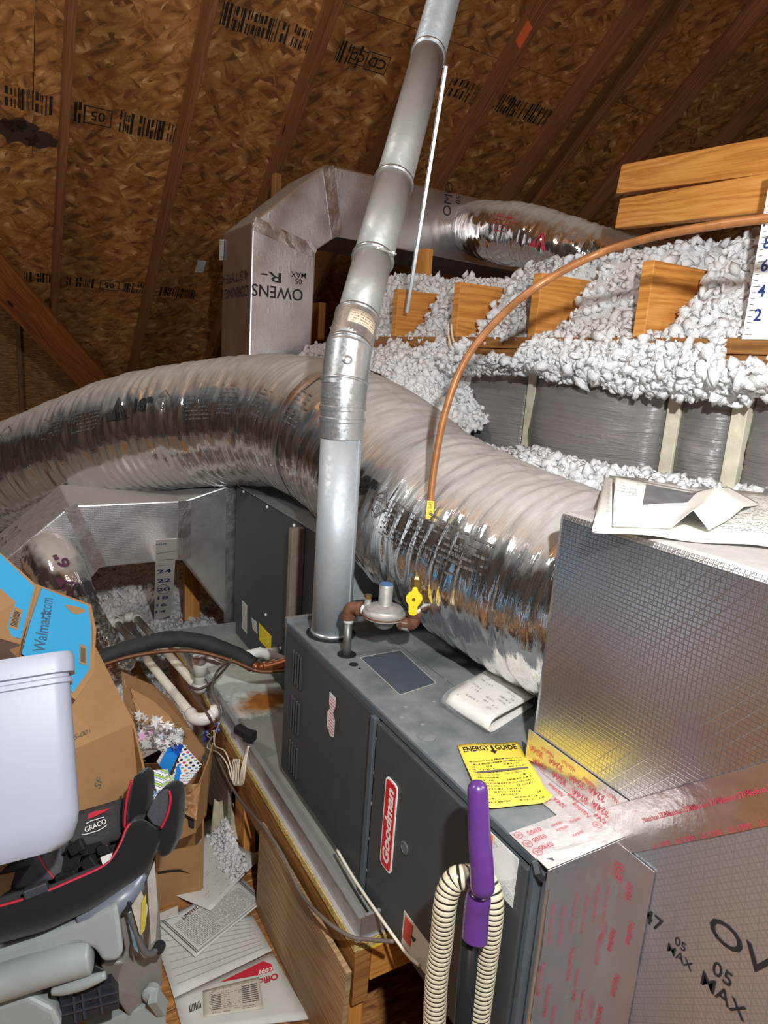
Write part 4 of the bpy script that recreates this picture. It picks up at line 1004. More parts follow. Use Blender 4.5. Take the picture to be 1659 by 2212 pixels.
rc = eL+gl*.092
lathe('regulator_body', rc-V3(0, 0, .03), (0, 0, 1), [(.014, -.004), (.022, .002), (.030, .016), (.045, .022), (.052, .026), (.052, .0295)], M['cast'], gt, n=32)
lathe('regulator_gasket', rc+V3(0, 0, -.0005), (0, 0, 1), [(.0535, 0), (.0535, .003)], M['rust'], gt, n=32)
lathe('regulator_cover', rc+V3(0, 0, .0025), (0, 0, 1), [(.052, 0), (.052, .005), (.046, .009), (.044, .014), (.03, .02), (.018, .023)], M['cast'], gt, n=32)
lathe('spring_tower', rc+V3(0, 0, .024), (0, 0, 1), [(.0185, 0), (.0165, .004), (.0165, .048), (.0155, .05)], M['cast'], gt, n=24)
lathe('tower_cap', rc+V3(0, 0, .0745), (0, 0, 1), [(.0155, 0), (.0155, .002), (.013, .0025)], plain('blue_cap', lin(74, 104, 150), .4), gt, n=24)
vc = rc-gl*.034+V3(-.004, .012, .012)
lathe('vent_stub', vc, (0, 0, 1), [(.011, 0), (.008, .008), (.008, .016)], M['cast'], gt, n=14)
lathe('vent_plug', vc+V3(0, 0, .016), (0, 0, 1), [(.006, 0), (.009, .006), (.009, .011)], M['brass'], gt, n=6, smooth=False)
for k in range(6):
    a = k/6*2*math.pi+.3; lathe('cover_screw', rc+V3(.047*math.cos(a), .047*math.sin(a), .007), (0, 0, 1), [(.004, 0), (.004, .003)], M['cast'], gt, n=8)
eRb = V3(eR[0], eR[1], eL[2]-.012)
lathe('outlet_nut', rc+gl*.045+V3(0, 0, -.014), gl, [(.017, 0), (.017, .02)], M['cast'], gt, n=6, smooth=False)
tube('nipple', [rc+gl*.06+V3(0, 0, -.014), eRb-gl*.03+V3(0, 0, -.002)], .0105, M['iron'], gt, n=20)
tube('thread_tape', [eRb-gl*.038, eRb-gl*.031], .0125, M['white_pvc'], gt, n=20)
elbow(eRb-gl*.03, eRb, eRb+V3(0, 0, .03), .0155, M['rust'], gt)
tube('thread_tape', [eRb+V3(0, 0, .033), eRb+V3(0, 0, .042)], .014, M['white_pvc'], gt, n=20)
tube('nipple', [eRb+V3(0, 0, .03), eRb+V3(0, 0, .055)], .0105, M['iron'], gt, n=20)
vb = eRb+V3(0, 0, .05)
lathe('valve_body', vb, (0, 0, 1), [(.0135, 0), (.0135, .012), (.0155, .014), (.0155, .036), (.0125, .038), (.0125, .052)], M['brass'], gt, n=8, smooth=False)
lathe('flare_nut', vb+V3(0, 0, .052), (0, 0, 1), [(.0145, 0), (.0145, .014), (.011, .02), (.0095, .03)], M['brass'], gt, n=6, smooth=False)
vt = unit(CAM-vb); vt = unit(V3(vt[0], vt[1], 0)); vs = np.cross(vt, (0, 0, 1))
hc = vb+vt*.022+vs*.004+V3(0, 0, .024)
hp = [(0, .028), (.006, .027), (.009, .018), (.018, .010), (.020, 0), (.014, -.012), (.010, -.018), (.010, -.036), (.004, -.04), (-.006, -.04), (-.010, -.034), (-.011, -.016), (-.018, -.006), (-.019, .004), (-.012, .014), (-.006, .018), (-.005, .026)]
hd = prism('valve_handle', [hc+vs*-a+V3(0, 0, b) for a, b in hp], vt*.008, M['yellow'], gt, bev=.002)
lathe('handle_screw', hc+vt*.008, vt, [(.004, 0), (.004, .002)], M['brass'], hd, n=8)
tube('valve_stem', [vb+V3(0, 0, .024), hc], .006, M['brass'], gt, n=10)
ct = vb+V3(0, 0, .078)
dct = (ct-CAM)@FW
cp = [ct, at(914, 1225, 'd', dct), at(926, 1120, 'd', dct-.01), at(938, 1010, 'd', dct-.02), at(962, 890, 'd', dct-.04), at(1003, 782, 'd', dct-.06), at(1075, 690, 'd', dct-.10), at(1170, 612, 'd', dct-.16), at(1290, 549, 'd', 1.40), at(1410, 512, 'd', 1.31), at(1530, 489, 'd', 1.22), at(1660, 472, 'd', 1.14), at(1900, 452, 'd', 1.0)]
cpp = spline(cp, 14)
cg = thing('copper_gas_line', ct, 'brown copper gas line curving up from the valve to the right', 'pipe')
tube('tubing', cpp, .0082, M['brown_copper'], cg, n=14)
def tagf(u, v):
    k = 20+int(v*8); return cpp[k]
i0 = np.argmin([np.hypot(*(np.array([IW/2+FPX*((p-CAM)@RT)/((p-CAM)@FW), IH/2+FPX*((p-CAM)@DN)/((p-CAM)@FW)])-(925, 1122))) for p in cpp])
i1 = np.argmin([np.hypot(*(np.array([IW/2+FPX*((p-CAM)@RT)/((p-CAM)@FW), IH/2+FPX*((p-CAM)@DN)/((p-CAM)@FW)])-(930, 1080))) for p in cpp])
pa, pb = cpp[i0], cpp[i1]; tdir = unit(pb-pa); tv = unit(CAM-pa); tv = unit(tv-tdir*(tv@tdir)); ts = np.cross(tdir, tv)
tg = prism('pressure_tag', [pa+tv*.0088-ts*.007, pa+tv*.0088+ts*.009, pb+tv*.0088+ts*.009, pb+tv*.0088-ts*.007], tv*.001, M['yellow'], cg)
text('tag_lettering', '2 PSI GAS', (pa+pb)/2+tv*.0102+ts*.001, tdir, -ts, .009, M['black_ink'], cg, width=np.linalg.norm(pb-pa)*.9)
# ================================================================== PAPERS ON FURNACE AND PLENUM
def P4(px, ax, val): return [at(x, y, ax, val) for x, y in px]
# yellow energy guide
M['eg'] = m_print('yellow_guide_print', lin(236, 206, 74), (.09, .07, .02), 22, 9, y1=.72, y0=.05, dens=.5, gaps=.42, rough=.45)
ec = [at(1042, 1752, 'z', .803), at(1192, 1737, 'z', .803), at(1117, 1604, 'z', .803), at(988, 1612, 'z', .803)]
egl = lambda u, v: V3(0, 0, .001+.006*(abs(u-.5)*2)**3*(1-v)+.003*math.sin(3*u+4*v)**2+.008*max(0, u-.9)*10*max(0, .2-v)*5)
eg = quad_sheet('energy_guide_sheet', ec, M['eg'], None, thick=.0005, nu=16, nv=16, lift=lambda u, v: egl(u, v))
props(eg, 'yellow energy guide sheet lying on the furnace top', 'paper')
ebil = lambda u, v: bil(ec, u, v)+egl(u, v)+V3(0, 0, .0007)
text('heading', 'ENERGY', None, None, None, .09, M['black_ink'], eg, bold=.03, width=.42, fn=lambda a, b: ebil(.27+a, .905+b))
text('heading', 'GUIDE', None, None, None, .09, M['black_ink'], eg, bold=.03, width=.36, fn=lambda a, b: ebil(.76+a, .91+b))
mesh('heading_arrow', [ebil(a, b) for a, b in ((.51, .95), (.55, .95), (.55, .85), (.59, .85), (.53, .79), (.47, .85), (.51, .85))], [tuple(range(7))], M['black_ink'], eg)
mesh('heading_bar', [ebil(a, b) for a, b in ((.12, .50), (.92, .50), (.92, .53), (.12, .53))], [(0, 1, 2, 3)], M['grey_ink'], eg)
text('subheading', 'Compare the Energy Efficiency of this Furnace', None, None, None, .03, M['black_ink'], eg, width=.8, fn=lambda a, b: ebil(.5+a, .70+b))
text('subheading', 'with Others Before You Buy.', None, None, None, .03, M['black_ink'], eg, width=.5, fn=lambda a, b: ebil(.5+a, .655+b))
# folded manual in a clear bag
M['manual'] = m_print('manual_print', lin(226, 222, 214), (.25, .24, .23), 24, 8, x0=.1, x1=.9, y0=.55, y1=.9, gaps=.55)
A_, B_, C_, D_ = at(962, 1532, 'z', .803), at(1062, 1458, 'z', .803), at(1152, 1524, 'z', .803), at(1052, 1592, 'z', .803)
mn = thing('owners_manual', (A_+B_+C_+D_)/4, 'folded white booklet in a clear bag on the furnace top', 'booklet')
def book(rmax, zoff, wob):
    def f(u, v):
        # u: along fold edge (A->D), v: 0..1 lower sheet far->fold->upper sheet far
        s = abs(v-.5)*2; base = (A_*(1-u)+D_*u)*(1-s)+(B_*(1-u)+C_*u)*s
        h = rmax*(math.sqrt(max(0, 1-(1-min(1, s/.18))**2)))
        z = zoff+(rmax+h*(1-.65*s) if v > .5 else rmax-h)*1.0
        return base+V3(0, 0, z+wob*math.sin(5*u+6*v))
    return f
grid('booklet', book(.016, .001, .0015), 8, 30, M['manual'], mn, thick=.003)
t = NT('clear_bag'); n1 = t.noise(t.obj(), 24, 3)
M['bag'] = t.done(t.n('ShaderNodeMixShader', {0: t.math('ADD', .12, t.math('MULTIPLY', t.ramp(n1, [(.5, 0.0), (.75, 1.0)]), .25)), 1: t.n('ShaderNodeBsdfTransparent').outputs[0], 2: t.bsdf(base=(.85, .85, .85), rough=.12, nrm=t.bump(n1, .6, .01))}).outputs[0])
A0, D0 = A_.copy(), D_.copy(); A_ = A_*1.06-C_*.06; D_ = D_*1.06-B_*.06
grid('clear_bag', book(.0185, .0005, .003), 10, 36, M['bag'], mn, thick=0)
# papers on the plenum top
M['sheetA'] = m_print('leaflet_print', lin(236, 234, 226), (.25, .25, .25), 40, 10, x0=.62, gaps=.45)
pz = 1.2835
pa_ = [at(1278, 1152, 'z', pz), at(1720, 1192, 'z', pz), at(1760, 1085, 'z', pz), at(1316, 1030, 'z', pz)]
pb_ = quad_sheet('instruction_leaflet', pa_, M['sheetA'], None, thick=.003, nu=16, nv=8, lift=lambda u, v: V3(0, 0, .002+.004*math.sin(6*u)**2))
props(pb_, 'white instruction sheet lying flat on the foil plenum top', 'paper')
M['sheetB'] = m_print('leaflet_print_b', lin(240, 238, 230), (.3, .3, .3), 60, 8, x0=.02, x1=.2, y0=.45, y1=.9, gaps=.5)
pc_ = [at(1322, 1142, 'z', pz+.006), at(1530, 1150, 'z', pz+.006), at(1640, 1092, 'z', pz+.006), at(1326, 1032, 'z', pz+.006)]
def curl(u, v): return V3(0, 0, .004+.030*max(0, 1-abs(u-.80)/.2)*(1-.3*v)+.026*max(0, 1-abs(v-.62)/.30)*(1-.6*u)-.02*max(0, u-.95))
pf = quad_sheet('folded_leaflet', pc_, M['sheetB'], None, thick=.0006, nu=36, nv=20, lift=curl)
props(pf, 'folded leaflet with a grey picture on the plenum top', 'paper')
def pfp(u, v, l=.0012): return bil(pc_, u, v)+curl(u, v)+V3(0, 0, l)
gp_ = [(.30, .62), (.55, .40), (.70, .52), (.74, .78), (.56, .92), (.52, .70), (.34, .88)]
uu = np.linspace(0, 1, 9)
grid('grey_picture', lambda u, v: pfp(.26+.36*u+.10*v*u, .36+.34*v+.12*u), 12, 8, plain('grey_photo', lin(112, 112, 114), .4, noise=.3, nsc=30), pf, thick=0)
lp_ = quad_sheet('instruction_leaflet', [at(1278, 1148, 'z', pz+.0045), at(1322, 1146, 'z', pz+.0045), at(1322, 1034, 'z', pz+.03), at(1306, 1030, 'z', pz+.006)], M['sheetA'], None, thick=.0006, nu=4, nv=4)
props(lp_, 'narrow standing page corner left of the folded leaflet', 'paper')

# ================================================================== DEPTH RULERS
rr = thing('depth_ruler', at(1605, 735, 'x', WX-.004), 'large white insulation depth ruler at the right photo edge', 'ruler')
y_l = at(1603, 733, 'x', WX-.004)[1]; zb = at(1603, 733, 'x', WX-.004)[2]; zt_ = zb+.36
box('ruler_card', (WX-.006, y_l-.11, zb), (WX-.004, y_l, zt_), M['white'], rr)
for s, px, py in (('2', 1637, 680), ('4', 1645, 628), ('6', 1652, 573), ('8', 1658, 524), ('10', 1664, 474)):
    q = at(px, py, 'x', WX-.0065); text('ruler_number', s, q, (0, -1, 0), (0, 0, 1), .026, M['blue_ink'], rr, bold=.02)
for k in range(24):
    z = zb+.01+k*.0127; box('tick_mark', (WX-.0066, y_l-(.022 if k % 4 == 0 else .014), z), (WX-.0061, y_l-.006, z+.0015), M['grey_ink'], rr)
rt_, rb_ = at(359, 1164, 'y', 1.90), at(353, 1330, 'y', 2.62)
rl = thing('depth_ruler', rb_, 'white insulation depth ruler leaning on the foil trunk above the fluff', 'ruler')
rn_ = unit(np.cross(V3(1, 0, 0), rt_-rb_)); rn_ = -rn_ if rn_@(rt_-CAM) > 0 else rn_
def onrule(px, py, l=.0):
    D_ = FW+RT*(px-IW/2)/FPX+DN*(py-IH/2)/FPX; return CAM+D_*(((rt_+rn_*l-CAM)@rn_)/(D_@rn_))
quad_sheet('ruler_card', [onrule(333, 1340), onrule(370, 1330), onrule(382, 1163), onrule(337, 1166)], M['white'], rl, thick=.002)
for s_, px, py in (('24', 355, 1234), ('22', 354, 1254), ('20', 353, 1273), ('18', 352, 1291), ('16', 349, 1307), ('14', 347, 1321)):
    text('ruler_number', s_, onrule(px, py, .002), (1, 0, 0), rt_-rb_, .044, M['blue_ink'], rl, bold=.02)
text('ruler_heading', 'ADM', onrule(347, 1176, .002), (1, 0, 0), rt_-rb_, .014, M['blue_ink'], rl)
for a, b, c, d in ((338, 1196, 378, 1190), (340, 1210, 376, 1208), (340, 1222, 356, 1221)):
    board('ruler_line', onrule(a, b, .002), onrule(c, d, .002), .002, .001, M['grey_ink'], rl, up=rn_, bev=0)
ring_ = [onrule(353+13*math.cos(a), 1273+10*math.sin(a), .0022) for a in np.linspace(0, 2*math.pi, 24)]
tube('pen_circle', ring_, .0009, M['blue_ink'], rl, n=5)

# ================================================================== LUMBER AT RIGHT
def lum(px, py0, py1, d0, d1, pxr, pyr0, pyr1, label):
    a0, a1 = at(px, py0, 'd', d0), at(px, py1, 'd', d0); b0, b1 = at(pxr, pyr0, 'd', d1), at(pxr, pyr1, 'd', d1)
    c0, c1 = (a0+a1)/2, (b0+b1)/2; h = np.linalg.norm(a1-a0); dr = unit(c1-c0)
    c1 = c1+dr*.9; up = unit(a0-a1); sd = unit(np.cross(up, dr))
    if sd@(c0-CAM) < 0: sd = -sd
    o = board('lumber_board', c0+sd*.02, c1+sd*.02, .042, h, M['lumber'], None, up=up, bev=.005)
    props(o, label, 'lumber', 'pair of boards at the upper right')
lum(1336, 358, 416, 2.12, 1.60, 1660, 294, 376, 'upper of two orange pine boards jutting in from the right edge')
lum(1333, 431, 491, 2.10, 1.58, 1660, 380, 450, 'lower of two orange pine boards jutting in from the right edge')
q = at(1900, 420, 'd', 1.35)
ph = board('support_post', (q[0]+.10, q[1], 0), (q[0]+.10, q[1], 2.3), .089, .06, M['lumber2'], None, up=(0, 1, 0)); props(ph, 'wooden post holding the two pine boards outside the right edge', 'post')

# ================================================================== CABLES AT THE JOISTS
for k, (a, lab) in enumerate((([(968, 700), (970, 730), (980, 765), (990, 800)], 'cream cable dropping over the top plate, left of the pair'), ([(975, 700), (978, 730), (990, 762), (1003, 792)], 'cream cable dropping over the top plate, right of the pair'))):
    pts = spline([at(x, y, 'x', WX-.012-.03*i) for i, (x, y) in enumerate(a)], 8)
    props(tube('cable', pts, .004, M['wire_white'], None, n=8), lab, 'cable', 'cables over the knee wall plate')

# ================================================================== PVC DRAINS
pv = thing('drain_line', at(415, 1550, 'z', .33), 'pair of dusty white drain pipes running beside the platform', 'pipe')
z_ = .34
a0, a1 = at(250, 1342, 'z', z_), at(416, 1546, 'z', z_)
b0, b1 = at(290, 1330, 'z', z_), at(428, 1486, 'z', z_)
rpv = .0155
tube('pipe', [a0, a1], rpv, M['pvc_dirty'], pv, n=18)
tube('pipe', [b0, b1], rpv, M['pvc_dirty'], pv, n=18)
da, db = unit(a1-a0), unit(b1-b0)
m0 = a0-(b0-a0)*.9; tube('header_pipe', [m0, a0-(b0-a0)*.25], rpv, M['white_pvc'], pv, n=18)
tube('header_pipe', [a0, b0], rpv, M['white_pvc'], pv, n=18)
tube('tee_fitting', [a0-unit(b0-a0)*.035, a0+unit(b0-a0)*.035], .0205, M['white_pvc'], pv, n=18)
tube('tee_fitting', [a0, a0+da*.04], .0205, M['white_pvc'], pv, n=18)
tube('elbow_fitting', spline([b0-unit(b0-a0)*.04, b0, b0+db*.045], 6), .0205, M['white_pvc'], pv, n=18)
e1 = at(474, 1534, 'z', .365)
tube('elbow_fitting', spline([a1-da*.02, a1+da*.02, a1+da*.035+unit(e1-a1)*.025, a1+da*.02+unit(e1-a1)*.06], 6), .0205, M['white_pvc'], pv, n=18)
tube('pipe', [a1+da*.02+unit(e1-a1)*.05, e1], .0165, M['white_pvc'], pv, n=18)
lathe('cleanout_cap', e1-unit(e1-a1)*.004, e1-a1, [(.021, -.02), (.021, 0), (.014, .008)], M['white_pvc'], pv, n=18)
tube('elbow_fitting', spline([b1-db*.02, b1+db*.01, b1+V3(0, 0, .02)+db*.02], 6), .0205, M['white_pvc'], pv, n=18)
# trap
tr = at(432, 1428, 'z', .455); tz = b1+db*.02
pt = thing('condensate_trap', V3(tz[0], tz[1], .34), 'white condensate tee with crumpled foil cap above the drain pipes', 'pipe')
tube('riser', [V3(tr[0], tr[1], .35), V3(tr[0], tr[1], .45)], .019, M['white_pvc'], pt, n=18)
tube('tee_fitting', [V3(tr[0], tr[1], .405), V3(tr[0], tr[1], .472)], .0245, M['white_pvc'], pt, n=18)
tube('coupling', [V3(tr[0], tr[1], .345), V3(tr[0], tr[1], .372)], .0245, M['white_pvc'], pt, n=18)
hx = at(515, 1417, 'z', .452); hx2 = at(572, 1410, 'z', .455)
ce = V3(.193, 1.53, .455)
tube('arm', [V3(tr[0], tr[1], .447), ce], .0165, M['white_pvc'], pt, n=18)
tube('coupling', [V3(tr[0], tr[1], .447)+unit(ce-V3(tr[0], tr[1], .447))*.02, V3(tr[0], tr[1], .447)+unit(ce-V3(tr[0], tr[1], .447))*.05], .021, M['white_pvc'], pt, n=18)
tube('coupling', [ce-unit(ce-tr)*.05, ce-unit(ce-tr)*.002], .021, M['white_pvc'], pt, n=18)
def foilcap(u, v):
    a = u*2*math.pi; r = .0265*(1-.0*v) if v < .6 else .0265*(1-(v-.6)/.4); return V3(tr[0]+r*math.cos(a)*(1+.12*(vn(a*3, v*9)-.5)), tr[1]+r*math.sin(a)*(1+.12*(vn(a*3+4, v*9)-.5)), .448+min(v, .6)/.6*.028+.004*vn(a*4, v*5))
grid('foil_cap', foilcap, 24, 8, M['tape'], pt, thick=.001)
sb_ = at(516, 1419, 'd', 2.28)
props(tube('drain_stub', spline([at(518, 1417, 'd', 2.33), at(545, 1413, 'd', 2.34), at(568, 1410, 'd', 2.36), V3(.192, 1.46, .452)], 5), .017, M['white_pvc'], None, n=18), 'short white pipe stub at the foot of the coil cabinet', 'pipe')

# ================================================================== REFRIGERANT LINES
ln_ = thing('suction_line', at(440, 1388, 'd', 2.28), 'thick black foam-insulated refrigerant line with bare copper end', 'pipe')
bp_ = [at(60, 1490, 'd', 2.05), at(140, 1450, 'd', 2.1), at(230, 1418, 'd', 2.15), at(300, 1394, 'd', 2.2), at(370, 1380, 'd', 2.24), at(440, 1388, 'd', 2.27), at(505, 1412, 'd', 2.28), at(548, 1436, 'd', 2.27)]
tube('foam_sleeve', spline(bp_, 12), .0265, M['rub'], ln_, n=24, prof=lambda i, a: 1+.05*np.sin(i*.8+a*2)*np.sin(i*.37))
tube('copper_stub', spline([at(535, 1428, 'd', 2.27), at(560, 1441, 'd', 2.27), at(585, 1440, 'd', 2.26), at(625, 1428, 'd', 2.25)], 8), .0165, M['copper'], ln_, n=18)
for px, py in ((552, 1440), (575, 1441), (596, 1436)):
    q = at(px, py, 'd', 2.265); tube('coupling', [q-unit(V3(1, -.3, .05))*.012, q+unit(V3(1, -.3, .05))*.012], .019, M['copper'], ln_, n=18)
k = spline(bp_, 12); tube('tie_wire', [k[40]-V3(0, 0, .03), k[40]+V3(-.008, -.024, 0), k[40]+V3(0, 0, .03)], .003, M['wire'], ln_, n=8)
props(tube('liquid_line', spline([at(60, 1500, 'd', 2.0), at(235, 1432, 'd', 2.12), at(330, 1410, 'd', 2.17), at(420, 1407, 'd', 2.2), at(500, 1427, 'd', 2.23), at(560, 1450, 'd', 2.24), at(620, 1448, 'd', 2.25)], 12), .0065, plain('dull_brown_copper', lin(116, 76, 52), .5, .4, noise=.3), None, n=10), 'thin brown copper line below the black insulated line', 'pipe')

# ================================================================== WIRING
def cab(name, px, mat, r, label, cat='cable', group=None):
    pts = spline([at(*q) for q in px], 10); o = tube(name, pts, r, mat, None, n=8); return props(o, label, cat, group)
cab('control_cable', [(500, 1425, 'd', 2.15), (470, 1450, 'z', .42), (458, 1490, 'z', .41), (475, 1540, 'x', -.075), (462, 1600, 'x', -.085), (480, 1660, 'x', -.095), (520, 1730, 'x', -.095), (572, 1790, 'x', -.10), (612, 1850, 'x', -.105), (650, 1930, 'x', -.105), (700, 1985, 'x', -.105), (755, 2022, 'x', -.085), (800, 2030, 'x', -.06), (850, 2034, 'd', 1.33)], M['wire'], .0042, 'grey control cable looping down the platform side')
cab('control_cable', [(500, 1428, 'd', 2.15), (462, 1470, 'z', .40), (430, 1488, 'z', .37), (405, 1482, 'z', .36), (420, 1505, 'z', .36), (450, 1545, 'z', .37), (462, 1575, 'x', -.085)], plain('brown_cable', lin(96, 76, 68), .5), .0042, 'brown cable looped around the foot of the white trap')
cab('flat_cable', [(728, 1836, 'x', -.012), (760, 1890, 'x', -.018), (786, 1930, 'x', -.022), (815, 1972, 'x', -.025), (845, 2015, 'x', -.025), (880, 2062, 'x', -.016), (905, 2085, 'x', -.014)], M['wire_white'], .0034, 'white cable running down between the pan and furnace door')
wn = thing('wire_splice', at(465, 1600, 'x', -.09), 'cluster of spliced thermostat wires with blue wire nuts', 'wires')
bn = plain('blue_wire_nut', lin(70, 90, 190), .45)
cols = [plain('wire_red', lin(170, 50, 40), .5), plain('wire_yellow', lin(210, 180, 80), .5), M['wire_white'], M['wire_white'], plain('wire_green', lin(60, 120, 70), .5)]
nuts = [((473, 1555), (470, 1566), 0), ((484, 1571), (470, 1578), 1), ((440, 1588), (448, 1582), 2), ((440, 1604), (448, 1592), 3), ((466, 1600), (460, 1592), 4)]
cen = at(458, 1590, 'x', -.095)
for (tip, root, ci) in nuts:
    a, b = at(*root, 'x', -.09), at(*tip, 'x', -.098); lathe('wire_nut', a, b-a, [(.008, 0), (.0075, .01), (.005, .02), (.003, .026)], bn, wn, n=10)
    tube('wire', spline([a, (a+cen)/2+V3(-.01, 0, .01), cen, cen+V3(.0, .02, -.03)], 6), .0018, cols[ci], wn, n=6)
for pts in ([(462, 1578), (464, 1610), (485, 1622), (498, 1655), (504, 1690)], [(458, 1592), (448, 1615), (470, 1625), (490, 1650), (500, 1685)], [(474, 1562), (465, 1585), (462, 1610)], [(446, 1588), (455, 1594), (462, 1590)]):
    tube('wire', spline([at(x, y, 'x', -.10) for x, y in pts], 8), .0022, M['wire_white'], wn, n=6)
hk = thing('wire_coil', at(512, 1690, 'x', -.10), 'coiled bundle of cream wire hanging on the platform edge', 'wires')
for j in range(5):
    dx = j*3.2
    tube('wire', spline([at(505+dx, 1640, 'x', -.088), at(500+dx*1.2, 1665, 'x', -.092), at(506+dx*.8, 1695, 'x', -.092), at(517+dx*.7, 1690, 'x', -.09), at(522+dx*.6, 1660, 'x', -.086), at(530+dx*.3, 1630, 'x', -.07), at(536+dx*.2, 1612, 'z', .39)], 8), 0.002, M['wire_white'], hk, n=6)
fs = thing('float_switch', at(530, 1590, 'z', .385), 'small black float switch clipped on the pan rim', 'switch')
q = at(528, 1588, 'z', .38); 
board('switch_body', q+V3(-.018, .02, .018), q+V3(.012, -.045, .012), .026, .024, M['black'], fs, bev=.003)
board('switch_plug', q+V3(-.008, -.03, .02), q+V3(.012, -.055, .02), .03, .03, M['black'], fs, bev=.003)
board('clip', q+V3(-.026, .03, -.01), q+V3(-.026, .03, .035), .012, .006, M['white'], fs)

# ================================================================== VACUUM WAND
vw = thing('vacuum_wand', at(1000, 2300, 'd', 1.070), 'purple-handled vacuum wand with ribbed cream hose leaning on the furnace', 'vacuum cleaner')
M['purple'] = plain('purple_plastic', lin(84, 46, 112), .28, spec=.5, coat=.3, noise=.08, nsc=80)
gpth = spline([at(1031, 1686, 'd', 1.010), at(1033, 1740, 'd', 1.005), at(1036, 1810, 'd', 1.000), at(1041, 1870, 'd', 0.995), at(1043, 1935, 'd', 0.995)], 10)
n = len(gpth); tt = np.linspace(0, 1, n); rad = .0150+.003*tt**2+.0012*np.sin(tt*3)
rad[:4] *= [.45, .75, .9, .97]; rad[-3:] *= [.95, .8, .5]
tube('grip', gpth, rad, M['purple'], vw, n=28)
cpth = spline([at(1036, 1925, 'd', 1.015), at(1029, 1970, 'd', 1.020), at(1026, 2020, 'd', 1.020), at(1025, 2030, 'd', 1.020)], 6)
r2 = np.full(len(cpth), .0195); r2[:3] *= [.8, .92, .98]; r2[-3:] *= [1, .96, .85]
tube('cuff', cpth, r2, M['purple'], vw, n=28)
tube('handle_bridge', spline([at(1015, 1890, 'd', 1.040), at(1030, 1910, 'd', 1.035), at(1040, 1935, 'd', 1.025)], 6), .013, M['purple'], vw, n=16)
tdn = unit(at(1001, 2200, 'd', 1.060)-at(1018, 2000, 'd', 1.035)); t0_ = at(1018, 2000, 'd', 1.030)
tend = t0_+tdn*((t0_[2]-.03)/-tdn[2])
tube('wand_tube', [t0_, tend], .0145, plain('black_gloss', (.012, .012, .013), .2), vw, n=20)
box('floor_nozzle', (tend[0]-.13, tend[1]-.05, 0), (tend[0]+.13, tend[1]+.06, .05), M['black'], vw, bev=.012)
def hose(pts, r, name):
    P = spline(pts, 30); ln = np.concatenate([[0], np.cumsum(np.linalg.norm(np.diff(P, axis=0), axis=1))]); m = int(ln[-1]/.0011)
    L = np.linspace(0, ln[-1], m); Q = np.stack([np.interp(L, ln, P[:, k]) for k in range(3)], -1)
    ph = (L/.0083) % 1; rr_ = r*(1-.085*np.exp(-((ph-.5)/.13)**2))
    tube(name, Q, rr_, M['hose'], vw, n=26, caps=True)
t = NT('ribbed_hose'); u = t.n('ShaderNodeSeparateXYZ', {0: t.uv()}).outputs[0]
f = t.math('ABSOLUTE', t.math('SUBTRACT', t.math('FRACT', t.math('MULTIPLY', u, 1/.0083)), .5))
M['hose'] = t.done(t.bsdf(base=t.ramp(f, [(.10, lin(38, 32, 28)), (.17, lin(206, 196, 168))]), rough=.25, spec=.6))
zl = [at(934, 2330, 'd', 1.110), at(942, 2130, 'd', 1.080), at(953, 2040, 'd', 1.065), at(960, 1965, 'd', 1.050), at(968, 1925, 'd', 1.050), at(983, 1900, 'd', 1.050), at(1003, 1895, 'd', 1.050), at(1030, 1896, 'd', 1.065), at(1052, 1910, 'd', 1.055), at(1063, 1945, 'd', 1.050), at(1060, 2000, 'd', 1.055), at(1048, 2090, 'd', 1.075), at(1032, 2212, 'd', 1.095), at(1018, 2330, 'd', 1.115)]
hose(zl, .0185, 'hose')

# ================================================================== FLOOR PAPERS
def fsheet(name, px, z, mat, label, cat='paper', th=.0006, lift=0.0, nu=8, nv=8, seed=0):
    c = [at(x, y, 'z', z) for x, y in px]
    o = quad_sheet(name, c, mat, None, thick=th, nu=nu, nv=nv, lift=lambda u, v: V3(0, 0, lift*vn(u*2.2+seed, v*2.2)))
    return props(o, label, cat), c
M['warr'] = m_print('certificate_print', lin(214, 214, 208), (.22, .22, .22), 30, 8, x0=.1, x1=.9, y0=.1, y1=.78, dens=.55)
M['diag'] = m_print('diagram_print', lin(206, 206, 198), (.22, .22, .22), 30, 8, x0=.15, x1=.85, y0=.06, y1=.9, dens=.42, gaps=.52)
M['lidw'] = plain('white_corrugated', lin(206, 206, 198), .65, noise=.1, nsc=9)
ld, lc = fsheet('carton_lid', [(376, 2156), (587, 2054), (545, 1978), (322, 1985)], .006, M['lidw'], 'flattened white corrugated carton lid on the floor', 'cardboard', th=.004)
rwv = thing('row', (0, 0, 0)) if False else None
for k in range(9):
    v = .12+.09*k; a, b = bil(lc, .06, v)+V3(0, 0, .0024), bil(lc, .94, v)+V3(0, 0, .0024)
    board('corrugation_line', a, b, .0022, .0008, plain('lid_mark%d' % k, lin(160, 160, 154), .8), ld, bev=0)
lf, lc2 = fsheet('copy_paper_carton', [(396, 2232), (668, 2202), (588, 2058), (376, 2158)], .006, M['lidw'], 'white copy paper carton flap with red label on the floor', 'cardboard', th=.005)
def cpx(px, py, z=.0098): return at(px, py, 'z', z)
mesh('red_label', [cpx(x, y) for x, y in ((474, 2122), (568, 2076), (586, 2082), (590, 2096), (560, 2106))], [(0, 1, 2, 3, 4)], plain('label_red_b', lin(196, 44, 62), .5), lf)
text('label_word', 'copy', cpx(572, 2096, .0104), cpx(555, 2104)-cpx(590, 2090), cpx(574, 2110)-cpx(570, 2085), .014, M['white'], lf, bold=.02)
text('label_word', 'Office', cpx(576, 2116, .0104), cpx(555, 2124)-cpx(595, 2110), cpx(578, 2130)-cpx(572, 2100), .018, plain('red_word', lin(190, 40, 60), .5), lf, bold=.03)
